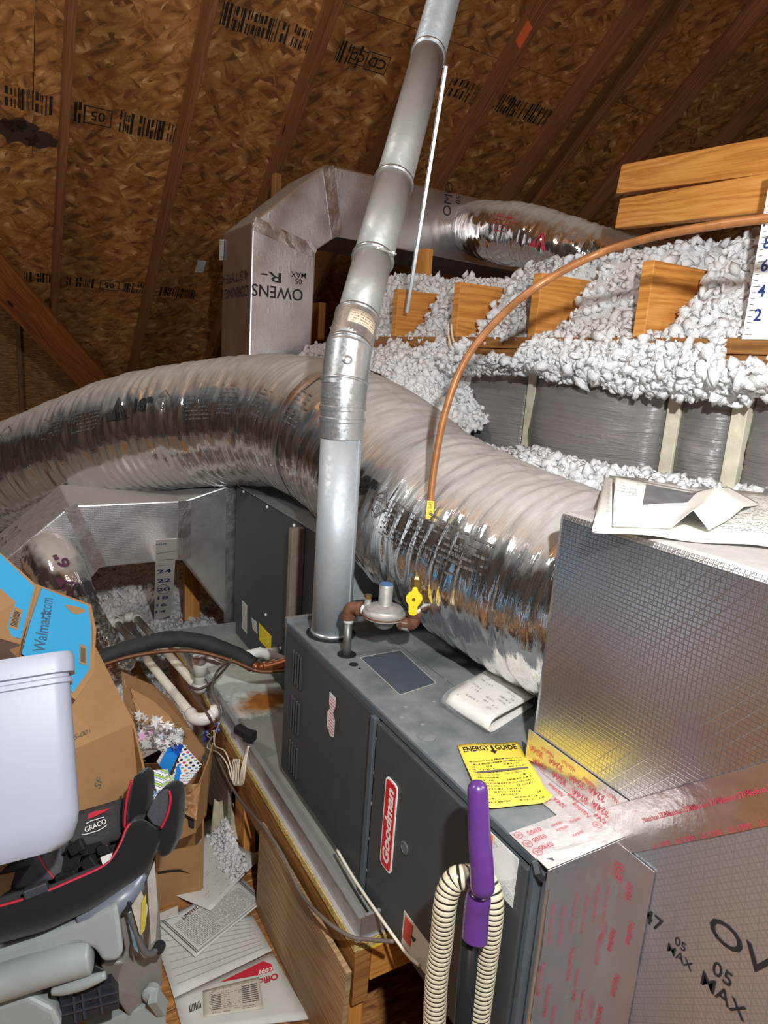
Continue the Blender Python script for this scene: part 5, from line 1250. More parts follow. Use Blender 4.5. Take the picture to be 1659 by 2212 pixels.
sl, slc = fsheet('shipping_label_sheet', [(440, 2198), (570, 2178), (560, 2110), (438, 2140)], .0105, m_print('parcel_print', lin(206, 200, 184), (.2, .19, .17), 16, 7, x0=.1, x1=.9, gaps=.45), 'creased off-white parcel label stuck across the copy paper carton')
for u0, v0, w, h in ((.14, .2, .16, .55), (.66, .25, .14, .6), (.82, .25, .12, .6)):
    for j in range(9):
        mesh('barcode_bar', [bil(slc, a, b)+V3(0, 0, .0012) for a, b in ((u0, v0+h*j/9), (u0+w, v0+h*j/9), (u0+w, v0+h*j/9+h*.05), (u0, v0+h*j/9+h*.05))], [(0, 1, 2, 3)], M['grey_ink'], sl)
for j in range(8): mesh('barcode_bar', [cpx(x, y) for x, y in ((408+j*3.3, 2172-j*1.4), (409.6+j*3.3, 2171-j*1.4), (412+j*3.3, 2186-j*1.4), (410+j*3.3, 2187-j*1.4))], [(0, 1, 2, 3)], M['black_ink'], lf)
ws_, wc = fsheet('warranty_sheet', [(574, 1946), (422, 2070), (337, 1993), (521, 1899)], .014, M['warr'], 'printed warranty certificate with a double ruled border on the floor', lift=.005, seed=3)
for o1, o2 in ((.035, .045), (.055, .062)):
    for (a, b, c, d) in ((o1, o1, 1-o1, o2), (o1, 1-o2, 1-o1, 1-o1), (o1, o1, o2, 1-o1), (1-o2, o1, 1-o1, 1-o1)):
        mesh('border_rule', [bil(wc, u, v)+V3(0, 0, .0062) for u, v in ((a, b), (c, b), (c, d), (a, d))], [(0, 1, 2, 3)], M['grey_ink'], ws_)
text('heading', 'LIMITED WARRANTY', bil(wc, .5, .86)+V3(0, 0, .0065), wc[0]-wc[1], wc[3]-wc[0], .011, M['black_ink'], ws_)
fsheet('diagram_sheet', [(566, 1854), (455, 1968), (352, 1925), (447, 1798)], .021, M['diag'], 'white sheet with a faint wiring diagram leaning toward the brown carton', lift=.006, seed=8)
fsheet('paper_scrap', [(386, 1978), (340, 1990), (338, 1975), (384, 1955)], .024, M['diag'], 'small creased paper scrap at the foot of the brown carton', seed=2)

# ================================================================== CARTONS (left)
def face(px, mat, name, parent, th=.004):
    V = [at(*q) for q in px]; V = np.array(V); n = unit(np.cross(V[1]-V[0], V[2]-V[1])); 
    if n@(V[0]-CAM) > 0: n = -n
    return prism(name, V, -n*th, mat, parent), n, V
# open carton with gift things
ca = thing('open_carton', V3(-.33, 1.2, 0), 'open brown carton with an arrow mark holding gift wrap leftovers', 'carton')
FR, FL, BL, BR = V3(-.221, 1.014, 0), V3(-.58, 1.06, 0), V3(-.47, 1.52, 0), V3(-.115, 1.40, 0); hz = V3(0, 0, .17)
def panel(a, b, h0, h1, name, mat='kraft', th=.005, parent=ca):
    n = unit(np.cross(b-a, V3(0, 0, 1)))*th
    return prism(name, [a+h0[0], b+h0[1], b+h1[1], a+h1[0]], n, M[mat], parent)
Z = lambda z, x=0, y=0: V3(x, y, z)
panel(FL, FR, (Z(0), Z(0)), (Z(.17), Z(.17)), 'front_wall'); panel(FR, BR, (Z(0), Z(0)), (Z(.17), Z(.17)), 'side_wall')
panel(BR, BL, (Z(0), Z(0)), (Z(.17), Z(.17)), 'back_wall'); panel(BL, FL, (Z(0), Z(0)), (Z(.17), Z(.17)), 'side_wall')
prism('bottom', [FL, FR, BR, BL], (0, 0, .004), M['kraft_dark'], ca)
f1, _, _ = face([(422, 1798, 'd', 1.80), (446, 1760, 'd', 1.90), (461, 1604, 'd', 1.98), (452, 1640, 'd', 1.88), (418, 1728, 'd', 1.78)], M['kraft'], 'side_flap', ca)
face([(348, 1830, 'd', 1.72), (424, 1798, 'd', 1.80), (418, 1725, 'd', 1.79), (385, 1722, 'd', 1.74), (345, 1745, 'd', 1.70)], M['kraft'], 'front_flap', ca)
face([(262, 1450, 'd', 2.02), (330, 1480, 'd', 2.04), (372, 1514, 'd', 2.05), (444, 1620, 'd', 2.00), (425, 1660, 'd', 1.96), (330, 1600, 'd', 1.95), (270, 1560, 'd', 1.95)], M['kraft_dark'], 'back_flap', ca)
face([(282, 1486, 'd', 1.99), (332, 1515, 'd', 1.99), (366, 1545, 'd', 1.99), (380, 1570, 'd', 1.98), (300, 1560, 'd', 1.96)], M['kraft'], 'inner_flap', ca)
arc = [(340, 1889), (365, 1885), (390, 1883), (412, 1888), (390, 1878), (365, 1879), (340, 1883)]
mesh('arrow_mark', [at(x, y, 'd', ((FR-CAM)@FW)-.045+.0003*(x-340)*.0) for x, y in arc], [tuple(range(7))], M['black_ink'], ca) if False else None
fn_ = unit(np.cross(FR-FL, V3(0, 0, 1)))
def onfront(px, py):
    D = FW+RT*(px-IW/2)/FPX+DN*(py-IH/2)/FPX; n = fn_; t_ = ((FR+n*.0062-CAM)@n)/(D@n); return CAM+D*t_
mesh('arrow_mark', [onfront(x, y) for x, y in arc], [tuple(range(7))], M['black_ink'], ca)
prism('tape_hole', [at(*q) for q in ((404, 1748, 'd', 1.765), (417, 1740, 'd', 1.772), (419, 1790, 'd', 1.775), (408, 1785, 'd', 1.77))], V3(.003, .008, 0), M['black'], ca)
# gift things
t = NT('polka'); u = t.map(t.uv(), sc=(7.5, 7.5, 1)); vo = t.n('ShaderNodeTexVoronoi', {'Vector': u, 'Scale': 1.0, 'Randomness': .12}, voronoi_dimensions='2D')
hue = t.n('ShaderNodeSeparateColor', {0: t.n('ShaderNodeTexWhiteNoise', {'Vector': t.n('ShaderNodeVectorMath', {0: vo.outputs['Position'], 1: (3, 3, 3)}, operation='MULTIPLY').outputs[0]}, noise_dimensions='2D').outputs[1]}).outputs[0]
dc = t.ramp(hue, [(0, lin(20, 20, 24)), (.2, lin(70, 150, 200)), (.4, lin(200, 60, 120)), (.55, lin(230, 140, 60)), (.7, lin(140, 180, 60)), (.85, lin(60, 120, 190))], 'CONSTANT')
M['polka'] = t.done(t.bsdf(base=t.mix(t.math('LESS_THAN', vo.outputs['Distance'], .33), lin(232, 232, 230), dc), rough=.45))
gb = thing('polka_dot_gift_box', at(392, 1690, 'd', 1.78), 'polka dot gift bag with bright blue lining in the open carton', 'gift bag')
quad_sheet('dotted_side', [at(366, 1694, 'd', 1.74), at(404, 1694, 'd', 1.76), at(437, 1653, 'd', 1.82), at(396, 1609, 'd', 1.84)], M['polka'], gb, thick=.002)
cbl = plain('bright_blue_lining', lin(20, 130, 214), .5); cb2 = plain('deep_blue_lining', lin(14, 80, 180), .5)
quad_sheet('dotted_side', [at(344, 1652, 'd', 1.80), at(364, 1612, 'd', 1.86), at(360, 1611, 'd', 1.87), at(338, 1646, 'd', 1.81)], M['polka'], gb, thick=.002)
quad_sheet('blue_lining', [at(343, 1653, 'd', 1.795), at(364, 1676, 'd', 1.76), at(384, 1634, 'd', 1.83), at(364, 1614, 'd', 1.86)], cbl, gb, thick=.002)
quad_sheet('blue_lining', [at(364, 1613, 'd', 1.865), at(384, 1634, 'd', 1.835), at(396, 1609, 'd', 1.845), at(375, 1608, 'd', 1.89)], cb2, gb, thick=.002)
quad_sheet('blue_tab', [at(376, 1688, 'd', 1.735), at(386, 1692, 'd', 1.735), at(391, 1665, 'd', 1.77), at(384, 1650, 'd', 1.785)], cbl, gb, thick=.001)
def m_band(name, cols, sc, rot):
    t = NT(name); w = t.n('ShaderNodeTexWave', {'Vector': t.map(t.uv(), rot=(0, 0, rot)), 'Scale': sc, 'Distortion': 1.5}).outputs[1]
    return t.done(t.bsdf(base=t.ramp(w, [(i/len(cols), c) for i, c in enumerate(cols)], 'CONSTANT'), rough=.5))
wv = m_band('striped_wrap', [lin(240, 240, 236), lin(40, 84, 160), lin(240, 240, 236), lin(150, 190, 60)], 1.3, 1.3)
wv2 = m_band('lattice_wrap', [lin(236, 238, 238), lin(36, 90, 180), lin(70, 150, 210)], 1.9, .6)
gs = thing('striped_gift_bag', at(350, 1700, 'd', 1.72), 'folded gift bag with green and blue wavy stripes', 'gift bag')
quad_sheet('bag_side', [at(340, 1720, 'd', 1.71), at(375, 1715, 'd', 1.72), at(362, 1662, 'd', 1.76), at(328, 1664, 'd', 1.74)], wv, gs, thick=.003)
quad_sheet('bag_side', [at(375, 1715, 'd', 1.722), at(394, 1705, 'd', 1.73), at(378, 1682, 'd', 1.755), at(366, 1672, 'd', 1.762)], wv, gs, thick=.003)
gl_ = thing('lattice_gift_bag', at(325, 1750, 'd', 1.68), 'crumpled blue and white lattice gift bag behind the car seat wings', 'gift bag')
quad_sheet('bag_side', [at(308, 1775, 'd', 1.67), at(338, 1760, 'd', 1.68), at(352, 1705, 'd', 1.71), at(318, 1712, 'd', 1.70)], wv2, gl_, thick=.003, nu=6, nv=6, lift=lambda u, v: V3(0, 0, .01*math.sin(7*u)*math.cos(5*v)))
# crumpled kraft paper
def crum(u, v):
    p = bil([at(376, 1745, 'd', 1.72), at(424, 1772, 'd', 1.75), at(434, 1690, 'd', 1.82), at(388, 1698, 'd', 1.80)], u, v); return p+V3(.0, -.02, .012)*(vn(u*5, v*5, 3)-.3)*2.2*math.sin(math.pi*min(1, max(0, u)))**.5
props(grid('crumpled_paper', crum, 22, 22, m_card('kraft_paper', lin(184, 142, 98)), None, thick=.001, smooth=False), 'crumpled brown paper stuffed in the open carton', 'paper')
# star garland
sg = thing('star_garland', at(350, 1600, 'd', 1.86), 'tangled white foil star garland on wires in the open carton', 'garland')
sw = plain('white_star_foil', lin(228, 228, 226), .4, .2); sp_ = plain('pink_star', lin(222, 170, 205), .5); sy = plain('wire_gold', lin(170, 140, 96), .4, .5)
stars = {}
rs = random.Random(5)
def star(c, r, ax, ay, mat):
    V = [c]; 
    for k in range(10):
        a = k*math.pi/5; q = r if k % 2 == 0 else r*.42; V.append(c+ax*math.cos(a)*q+ay*math.sin(a)*q)
    return mesh('star', V, [(0, 1+k, 1+(k+1) % 10) for k in range(10)], mat, sg)
for k in range(85):
    u, v = rs.random(), rs.random(); px = 298+90*u+10*v; py = 1545+30*u+60*v*(1-.2*u)+rs.uniform(-8, 8)
    ax = unit(V3(rs.gauss(0, 1), rs.gauss(0, 1), rs.gauss(0, 1))); ay = unit(np.cross(ax, V3(rs.gauss(0, 1), rs.gauss(0, 1), rs.gauss(0, 1))))
    star(at(px, py, 'd', 1.86+rs.uniform(-.05, .05)), rs.uniform(.010, .019), ax, ay, sp_ if k % 14 == 0 else sw)
for a in ([(272, 1480), (275, 1510), (290, 1545), (330, 1570)], [(285, 1510), (300, 1530), (318, 1548)], [(268, 1470), (280, 1530), (300, 1560)], [(350, 1580), (380, 1570), (415, 1578)], [(340, 1590), (385, 1580), (410, 1574)], [(360, 1560), (385, 1562), (402, 1552)]):
    tube('garland_wire', spline([at(x, y, 'd', 1.88) for x, y in a], 6), .0012, sy, sg, n=5)
def bed(u, v): return bil([at(296, 1618, 'd', 1.93), at(392, 1628, 'd', 1.95), at(398, 1580, 'd', 2.0), at(300, 1548, 'd', 1.97)], u, v)+V3(0, 0, .012)*(vn(u*9, v*9)-.5)
grid('tinsel_bed', bed, 14, 10, plain('tinsel', lin(196, 196, 196), .5, .3, noise=.4, nsc=90, bump=1, bsc=120, bd=.01), sg, thick=.004)

# plain brown carton in front of it
c1 = thing('brown_carton', at(250, 1800, 'd', 1.55)*[1, 1, 0], 'plain brown carton with a raised flap beside the white bin', 'carton')
A, B = at(165, 1625, 'd', 1.50), at(290, 1562, 'd', 1.60); C, D = at(340, 1775, 'd', 1.57), at(170, 1830, 'd', 1.47)
hn = unit(V3(*(np.cross(B-A, V3(0, 0, 1)))))
if hn@(A-CAM) < 0: hn = -hn
Cf, Df = C*[1, 1, 0], D*[1, 1, 0]; ll = unit((A-B)*[1, 1, 0])
prism('front_wall', [A+ll*.2, B, C, Cf, Df+ll*.2], hn*.005, M['kraft'], c1)
prism('side_wall', [B, C, Cf, Cf+hn*.20, C+hn*.20, B+hn*.20], ll*.005, M['kraft'], c1)
prism('back_wall', [A+ll*.2+hn*.2, B+hn*.2, C+hn*.2, Cf+hn*.2, Df+ll*.2+hn*.2], hn*.005, M['kraft'], c1)
fA, fB = at(165, 1500, 'd', 1.54), at(207, 1398, 'd', 1.62)
prism('raised_flap', [A+ll*.2, B, fB, fA+V3(0, 0, .0), fA+ll*.2], hn*.004, M['kraft'], c1)
fdir = unit(B-A); text('carton_code', '5-001', at(178, 1585, 'd', 1.512), at(200, 1575, 'd', 1.53)-at(168, 1589, 'd', 1.50), at(180, 1570, 'd', 1.53)-at(180, 1590, 'd', 1.512), .013, M['grey_ink'], c1)
text('carton_mark', 'SF', at(214, 1690, 'd', 1.535), at(220, 1670, 'd', 1.545)-at(210, 1705, 'd', 1.53), at(200, 1685, 'd', 1.53)-at(225, 1695, 'd', 1.545), .016, M['grey_ink'], c1)
# blue carton
bc_ = thing('blue_carton', at(110, 1400, 'd', 1.45), 'bright blue printed shipping carton tipped over the brown carton', 'carton')
mp = [(82, 1266, 'd', 1.44), (194, 1308, 'd', 1.52), (204, 1362, 'd', 1.53), (198, 1448, 'd', 1.50), (160, 1502, 'd', 1.46), (46, 1420, 'd', 1.40)]
bo, bn_, bV = face([(80, 1262, 'd', 1.441), (197, 1306, 'd', 1.523), (208, 1362, 'd', 1.533), (203, 1452, 'd', 1.503), (163, 1512, 'd', 1.46), (42, 1424, 'd', 1.40)], M['kraft'], 'main_panel', bc_, th=.005)
bnn = unit(np.cross(bV[1]-bV[0], bV[4]-bV[0])); bnn = -bnn if bnn@(bV[0]-CAM) > 0 else bnn
def onblue(px, py, l=.002):
    D_ = FW+RT*(px-IW/2)/FPX+DN*(py-IH/2)/FPX; t_ = ((bV[0]+bnn*l-CAM)@bnn)/(D_@bnn); return CAM+D_*t_
prism('blue_print', [onblue(x, y) for x, y in ((90, 1270), (190, 1309), (197, 1362), (192, 1446), (157, 1496), (46, 1412), (66, 1340))], bnn*.0012, M['bluecard'], bc_)
lo_, lnn, lV = face([(-60, 1140, 'd', 1.36), (84, 1268, 'd', 1.445), (60, 1345, 'd', 1.42), (44, 1392, 'd', 1.405), (-60, 1362, 'd', 1.32)], M['kraft'], 'side_panel', bc_, th=.005)
def onleft(px, py, l=.002):
    n = unit(np.cross(lV[1]-lV[0], lV[3]-lV[0])); n = -n if n@(lV[0]-CAM) > 0 else n
    D_ = FW+RT*(px-IW/2)/FPX+DN*(py-IH/2)/FPX; t_ = ((lV[0]+n*l-CAM)@n)/(D_@n); return CAM+D_*t_
prism('blue_print', [onleft(x, y) for x, y in ((-58, 1142), (74, 1268), (44, 1380), (-58, 1350))], -lnn*-.0012, M['bluecard'], bc_)
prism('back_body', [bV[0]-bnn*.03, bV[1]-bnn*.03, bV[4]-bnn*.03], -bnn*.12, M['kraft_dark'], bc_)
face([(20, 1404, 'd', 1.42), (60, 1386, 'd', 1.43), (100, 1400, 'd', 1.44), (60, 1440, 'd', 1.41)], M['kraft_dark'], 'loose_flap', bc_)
wi = M['ink_navy'] = plain('slate_ink', lin(52, 84, 110), .6)
wr_, wu_ = onblue(104, 1340, .004)-onblue(98, 1380, .004), onblue(80, 1362, .004)-onblue(110, 1368, .004)
text('store_lettering', 'Walmart', onblue(91, 1364, .0042), wr_, wu_, .026, wi, bc_, width=.085, bold=.01)
text('store_lettering', '.com', onblue(104, 1309, .0042), wr_, wu_, .018, wi, bc_, width=.034)
sc0 = onblue(99, 1329, .0042); r1, u1 = unit(wr_), unit(wu_)
for k in range(6):
    a = k*math.pi/3+.3; d = r1*math.cos(a)+u1*math.sin(a); e = r1*-math.sin(a)+u1*math.cos(a)
    mesh('spark_mark', [sc0+d*.004+e*.001, sc0+d*.004-e*.001, sc0+d*.011-e*.0018, sc0+d*.011+e*.0018], [(0, 1, 2, 3)], wi, bc_)
mesh('torn_patch', [onblue(x, y, .0045) for x, y in ((140, 1306), (160, 1309), (178, 1314), (186, 1320), (172, 1326), (164, 1327), (152, 1322))], [tuple(range(7))], M['kraft'], bc_)
def barc(f, c, name='barcode_sticker'):
    o = mesh(name, [f(x, y, .0042) for x, y in c], [(0, 1, 2, 3)], M['kraft'], bc_)
    for k in range(11):
        a = .12+.068*k; q = [np.array(p, float) for p in c]
        l = lambda u, v: bil([np.append(z, 0) for z in q], u, v)[:2]
        mesh('barcode_bar', [f(*l(u, v), .0048) for u, v in ((a, .14), (a+.036, .14), (a+.036, .86), (a, .86))], [(0, 1, 2, 3)], M['black_ink'], bc_)
barc(onleft, [(19, 1354), (31, 1310), (49, 1318), (37, 1361)]); barc(onblue, [(172, 1432), (173, 1391), (186, 1396), (187, 1438)])

# ================================================================== WHITE BIN
d0_ = 1.17
er = unit(at(160, 1410, 'd', d0_+.05)-at(0, 1434, 'd', d0_)); vw_ = unit(at(80, 1600, 'd', 1)-CAM)
eu = unit(np.cross(vw_, er)); eu = -eu if eu[2] < 0 else eu
eb = np.cross(eu, er); eb = eb if eb@vw_ > 0 else -eb
bt = at(148, 1436, 'd', d0_+.05)      # top right front corner of the body
M['binw'] = plain('white_bin_plastic', lin(160, 164, 178), .42, noise=.03, nsc=6, spec=.4)
bi = thing('white_storage_bin', bt-er*.18-eu*.32+eb*.1, 'white plastic storage bin with a thick rolled rim at left', 'storage bin')
def rr_loop(w, h, r, n=7):
    P = []
    for sx, sy, a0 in ((1, 1, 0), (-1, 1, 90), (-1, -1, 180), (1, -1, 270)):
        for k in range(n+1):
            a = math.radians(a0+90*k/n); P.append((sx*(w/2-r)+r*math.cos(a), sy*(h/2-r)+r*math.sin(a)))
    return P
BW, BD = .42, .13; cx0 = bt-er*BW/2+eb*BD/2
def bin_loft(name, rings, closed_end=True):
    V, F = [], []; n = 32
    for (w, h, r, zz) in rings:
        for a, b in rr_loop(w, h, r): V.append(cx0+er*a+eb*b+eu*zz)
    for i in range(len(rings)-1):
        for j in range(n): F.append((i*n+j, i*n+(j+1) % n, (i+1)*n+(j+1) % n, (i+1)*n+j))
    if closed_end: F.append(tuple(range((len(rings)-1)*n, len(rings)*n)))
    o = mesh(name, V, F, M['binw'], bi, smooth=True); e = o.modifiers.new('split', 'EDGE_SPLIT'); e.split_angle = .6; return o
HB = .305
bin_loft('body', [(BW-.006, BD-.006, .03, -.02), (BW-.004, BD-.004, .03, .02), (BW, BD, .03, .0), (BW-.004, BD-.004, .03, -.25), (BW-.012, BD-.012, .035, -HB+.035), (BW-.03, BD-.02, .04, -HB+.012), (BW-.06, BD-.04, .04, -HB)])
bin_loft('inside', [(BW-.006, BD-.006, .03, .02), (BW-.012, BD-.012, .03, -.2), (BW-.05, BD-.05, .03, -HB+.01)])
bin_loft('rim', [(BW+.002, BD+.002, .032, -.012), (BW+.018, BD+.018, .036, -.010), (BW+.02, BD+.02, .036, .018), (BW+.014, BD+.014, .035, .026), (BW-.004, BD-.004, .03, .026), (BW-.006, BD-.006, .03, .018)], False)
bin_loft('rim_bead', [(BW+.001, BD+.001, .031, -.03), (BW+.008, BD+.008, .033, -.028), (BW+.008, BD+.008, .033, -.020), (BW+.001, BD+.001, .031, -.018)], False)

# ================================================================== CAR SEAT
cs = thing('child_car_seat', at(180, 1960, 'd', 1.36), 'black and grey child car seat with red piping under the white bin', 'car seat')
t = NT('black_fabric'); o_ = t.obj(); n1 = t.noise(o_, 420, 2); sp = t.n('ShaderNodeTexVoronoi', {'Vector': o_, 'Scale': 130.0}).outputs[0]
lint = t.math('MULTIPLY', t.ramp(sp, [(.05, 1.0), (.09, 0.0)]), t.ramp(t.noise(o_, 16, 2), [(.6, 0.0), (.68, .7)]))
M['fab'] = t.done(t.bsdf(base=t.mix(lint, (.014, .013, .013), (.4, .4, .4)), rough=.92, spec=.15, sheen=.15, nrm=t.bump(n1, .35, .001)))
M['fabg'] = plain('grey_fabric', lin(72, 72, 78), .9, noise=.2, nsc=200, bump=.3, bsc=400)
M['fabd'] = plain('dark_grey_fabric', lin(52, 51, 52), .9, noise=.2, nsc=200, bump=.3, bsc=400)
M['pipe_red'] = plain('red_piping', lin(186, 32, 54), .6)
TP = [(-70, 1975, 1.27), (0, 1958, 1.28), (48, 1944, 1.29), (108, 1923, 1.305), (157, 1902, 1.32), (217, 1875, 1.34), (243, 1853, 1.355), (263, 1818, 1.375), (273, 1792, 1.39), (288, 1774, 1.40), (311, 1771, 1.405), (336, 1786, 1.41)]
BP = [(-70, 2055, 1.28), (0, 2037, 1.29), (48, 2024, 1.30), (96, 2010, 1.31), (150, 1986, 1.325), (200, 1962, 1.34), (241, 1935, 1.355), (277, 1909, 1.37), (300, 1893, 1.38), (318, 1876, 1.385), (332, 1850, 1.39), (345, 1820, 1.395)]
T_ = spline([at(x, y, 'd', d) for x, y, d in TP], 6); B_2 = spline([at(x, y, 'd', d) for x, y, d in BP], 6); NB = len(T_)
V = []; sec = 10
for i in range(NB):
    T0, B0 = T_[i], B_2[i]; o = unit(CAM-(T0+B0)/2); h = np.linalg.norm(T0-B0)
    up_ = unit(T0-B0)
    pr_ = [(1.0, 0), (.97, .012), (.8, .024), (.5, .030), (.2, .024), (.0, .010), (-.02, -.02), (.2, -.045), (.6, -.05), (.95, -.022)]
    for s, b in pr_: V.append(B0+(T0-B0)*s+o*b)
F = [(i*sec+j, (i+1)*sec+j, (i+1)*sec+(j+1) % sec, i*sec+(j+1) % sec) for i in range(NB-1) for j in range(sec)]+[tuple(range(sec)), tuple((NB-1)*sec+k for k in range(sec))[::-1]]
ob = mesh('side_bolster', V, F, M['fab'], cs, smooth=True)
npp = int(NB*.80)
tube('red_piping', [T_[i]+unit(CAM-T_[i])*.004 for i in range(npp)], .0038, M['pipe_red'], cs, n=8)
# inner pad between the bolster and the far side
IN = [(-70, 1880, 1.42), (0, 1862, 1.43), (40, 1850, 1.44), (80, 1835, 1.46), (120, 1820, 1.48), (165, 1800, 1.49), (200, 1780, 1.50), (230, 1765, 1.50), (250, 1750, 1.50), (262, 1742, 1.50), (270, 1740, 1.49), (280, 1745, 1.48)]
I_ = spline([at(x, y, 'd', d) for x, y, d in IN], 6)
def pad(u, v):
    k = u*(NB-1); i = min(int(k), NB-2); f = k-i
    a = T_[i]*(1-f)+T_[i+1]*f; b = I_[i]*(1-f)+I_[i+1]*f
    return a*(1-v)+b*v+V3(0, 0, -.055)*math.sin(math.pi*v)**.7+FW*.02
grid('seat_pad', pad, 40, 10, M['fabd'], cs, thick=.006)
bkq = [at(120, 1860, 'd', 1.47), at(262, 1812, 'd', 1.46), at(270, 1728, 'd', 1.52), at(150, 1770, 'd', 1.54)]
bk = quad_sheet('back_panel', [bkq[0]+V3(-.28, .02, -.02), bkq[1], bkq[2], bkq[3]+V3(-.28, .02, -.03)], M['fabd'], cs, thick=.02, nu=10, nv=6, lift=lambda u, v: FW*(-.012*math.sin(math.pi*u)*math.sin(math.pi*v)))
bnrm = unit(np.cross(bkq[1]-bkq[0], bkq[3]-bkq[0])); bnrm = -bnrm if bnrm@(bkq[0]-CAM) > 0 else bnrm
def onback(px, py, l=.040):
    D_ = FW+RT*(px-IW/2)/FPX+DN*(py-IH/2)/FPX; t_ = ((bkq[0]+bnrm*l-CAM)@bnrm)/(D_@bnrm); return CAM+D_*t_
text('brand_lettering', 'GRACO', onback(206, 1783), onback(230, 1772)-onback(182, 1793), onback(203, 1770)-onback(209, 1796), .0135, M['white'], cs, width=.05, bold=.01)
el = [onback(206+33*math.cos(a)+(-4 if math.cos(a) < 0 else 0), 1784+13*math.sin(a)-.42*33*math.cos(a), .0395) for a in np.linspace(math.radians(40), math.radians(305), 26)]
tube('logo_swoosh', el, .0011, M['white'], cs, n=6)
mesh('red_flash', [onback(x, y, .0398) for x, y in ((178, 1764), (205, 1752), (238, 1746), (222, 1756), (200, 1766), (178, 1773))], [tuple(range(6))], M['pipe_red'], cs)
# far side grey bolster with piping
ls = spline([at(x, y, 'd', d) for x, y, d in ((72, 1820, 1.42), (85, 1850, 1.41), (100, 1876, 1.40), (118, 1898, 1.39))], 8)
tube('red_piping', ls, .003, M['pipe_red'], cs, n=8)
def lb_(u, v):
    p = ls[int(u*(len(ls)-1))]; return p+RT*(.035*v)+DN*(-.02*v*(1-u))+FW*(.03*v)
grid('inner_pad', lb_, 12, 6, M['fabg'], cs, thick=.01)
def lb2(u, v):
    p = ls[int(u*(len(ls)-1))]; return p-RT*(.09*v)+DN*(.035*v)+FW*(.02*v)
grid('inner_pad', lb2, 12, 6, plain('navy_fabric', lin(58, 60, 72), .9, bump=.3, bsc=300), cs, thick=.01)
# wings
def wing(px, d, th, mat):
    V = [at(x, y, 'd', d) for x, y in px]; o = prism('wing', V, FW*th+RT*.006, mat, cs); b = o.modifiers.new('bevel', 'BEVEL'); b.width = .012; b.segments = 4; b.limit_method = 'ANGLE'; b.angle_limit = .9
    o.data.polygons.foreach_set('use_smooth', np.ones(len(o.data.polygons), dtype=bool)); return o
w1 = [(268, 1790), (272, 1745), (278, 1710), (285, 1682), (293, 1672), (304, 1673), (313, 1682), (315, 1705), (312, 1745), (309, 1785), (290, 1798)]
wing(w1, 1.43, .05, M['fab'])
tube('red_piping', spline([at(x, y, 'd', 1.424) for x, y in ((269, 1788), (271, 1750), (277, 1712), (284, 1686))], 8), .0028, M['pipe_red'], cs, n=8)
w2 = [(314, 1762), (322, 1742), (334, 1720), (350, 1704), (366, 1701), (378, 1708), (383, 1730), (382, 1775), (376, 1820), (364, 1848), (350, 1860), (338, 1850), (322, 1800)]
wing(w2, 1.40, .05, M['fab'])
gi = [(315, 1762), (323, 1742), (335, 1722), (350, 1708), (360, 1706), (366, 1712), (366, 1735), (358, 1765), (346, 1788), (330, 1782)]
prism('wing_pad', [at(x, y, 'd', 1.394) for x, y in gi], FW*.01, M['fabg'], cs, bev=.003)
tube('red_piping', spline([at(x, y, 'd', 1.39) for x, y in ((366, 1708), (368, 1730), (361, 1762), (348, 1789))], 8), .0026, M['pipe_red'], cs, n=8)
# harness
hb = M['black']
def strap(px, w, d):
    P = [at(x, y, 'd', d) for x, y in px]
    for a, b in zip(P[:-1], P[1:]): board('harness_strap', a, b, w, .004, M['fab'], cs, up=-FW, bev=.001)
strap([(165, 1820), (158, 1850), (150, 1885), (140, 1900)], .03, 1.385); strap([(215, 1840), (200, 1870), (190, 1888)], .022, 1.38); strap([(160, 1828), (190, 1835), (222, 1826)], .02, 1.37)
for a, b, w in (((160, 1818), (172, 1840), .032), ((212, 1838), (238, 1830), .02), ((182, 1875), (206, 1858), .03), ((122, 1902), (166, 1888), .022)):
    board('buckle', at(*a, 'd', 1.365), at(*b, 'd', 1.365), w, .014, hb, cs, up=-FW, bev=.003)
board('side_latch', at(52, 1932, 'd', 1.285), at(104, 1912, 'd', 1.30), .018, .02, plain('slate_plastic', lin(52, 56, 64), .5), cs, up=-FW, bev=.003)
quad_sheet('white_tag', [at(222, 1868, 'd', 1.33), at(238, 1856, 'd', 1.335), at(243, 1842, 'd', 1.345), at(217, 1852, 'd', 1.345)], M['white'], cs, thick=.001)
# shell under the bolster
SH = spline([at(x, y, 'd', d) for x, y, d in ((168, 1985, 1.345), (215, 1968, 1.355), (258, 1945, 1.37), (290, 1915, 1.39), (312, 1886, 1.40))], 8)
tube('seat_shell', SH, [.012+.014*math.sin(math.pi*k/(len(SH)-1)) for k in range(len(SH))], plain('blue_grey_shell', lin(112, 118, 130), .35), cs, n=16)

# ================================================================== GREY PLASTIC UNIT
gu = thing('grey_plastic_stand', at(200, 2212, 'z', 0), 'light grey moulded plastic play unit supporting the car seat', 'play unit')
M['gp'] = plain('pale_grey_plastic', lin(158, 166, 164), .42, noise=.05, nsc=12)
M['gd'] = plain('mid_grey_plastic', lin(128, 126, 120), .48, noise=.12, nsc=20)
def slabp(name, px, d, ext, mat, bev=.006, dd=None):
    V = [at(x, y, 'd', d if dd is None else dd[i]) for i, (x, y) in enumerate(px)]; o = prism(name, V, ext, mat, gu)
    if bev: m = bevel(o, bev, 3)
    return o
_e = at(230, 2080, 'd', 1.0)-CAM; EX = unit(V3(_e[0], _e[1], -.25*np.hypot(_e[0], _e[1])))*.16
slabp('top_block', [(-70, 2075), (60, 2032), (165, 1995), (254, 1952), (262, 2010), (268, 2060), (252, 2080), (222, 2080), (205, 2052), (170, 2040), (-70, 2120)], 1.33, EX, M['gp'], .010)
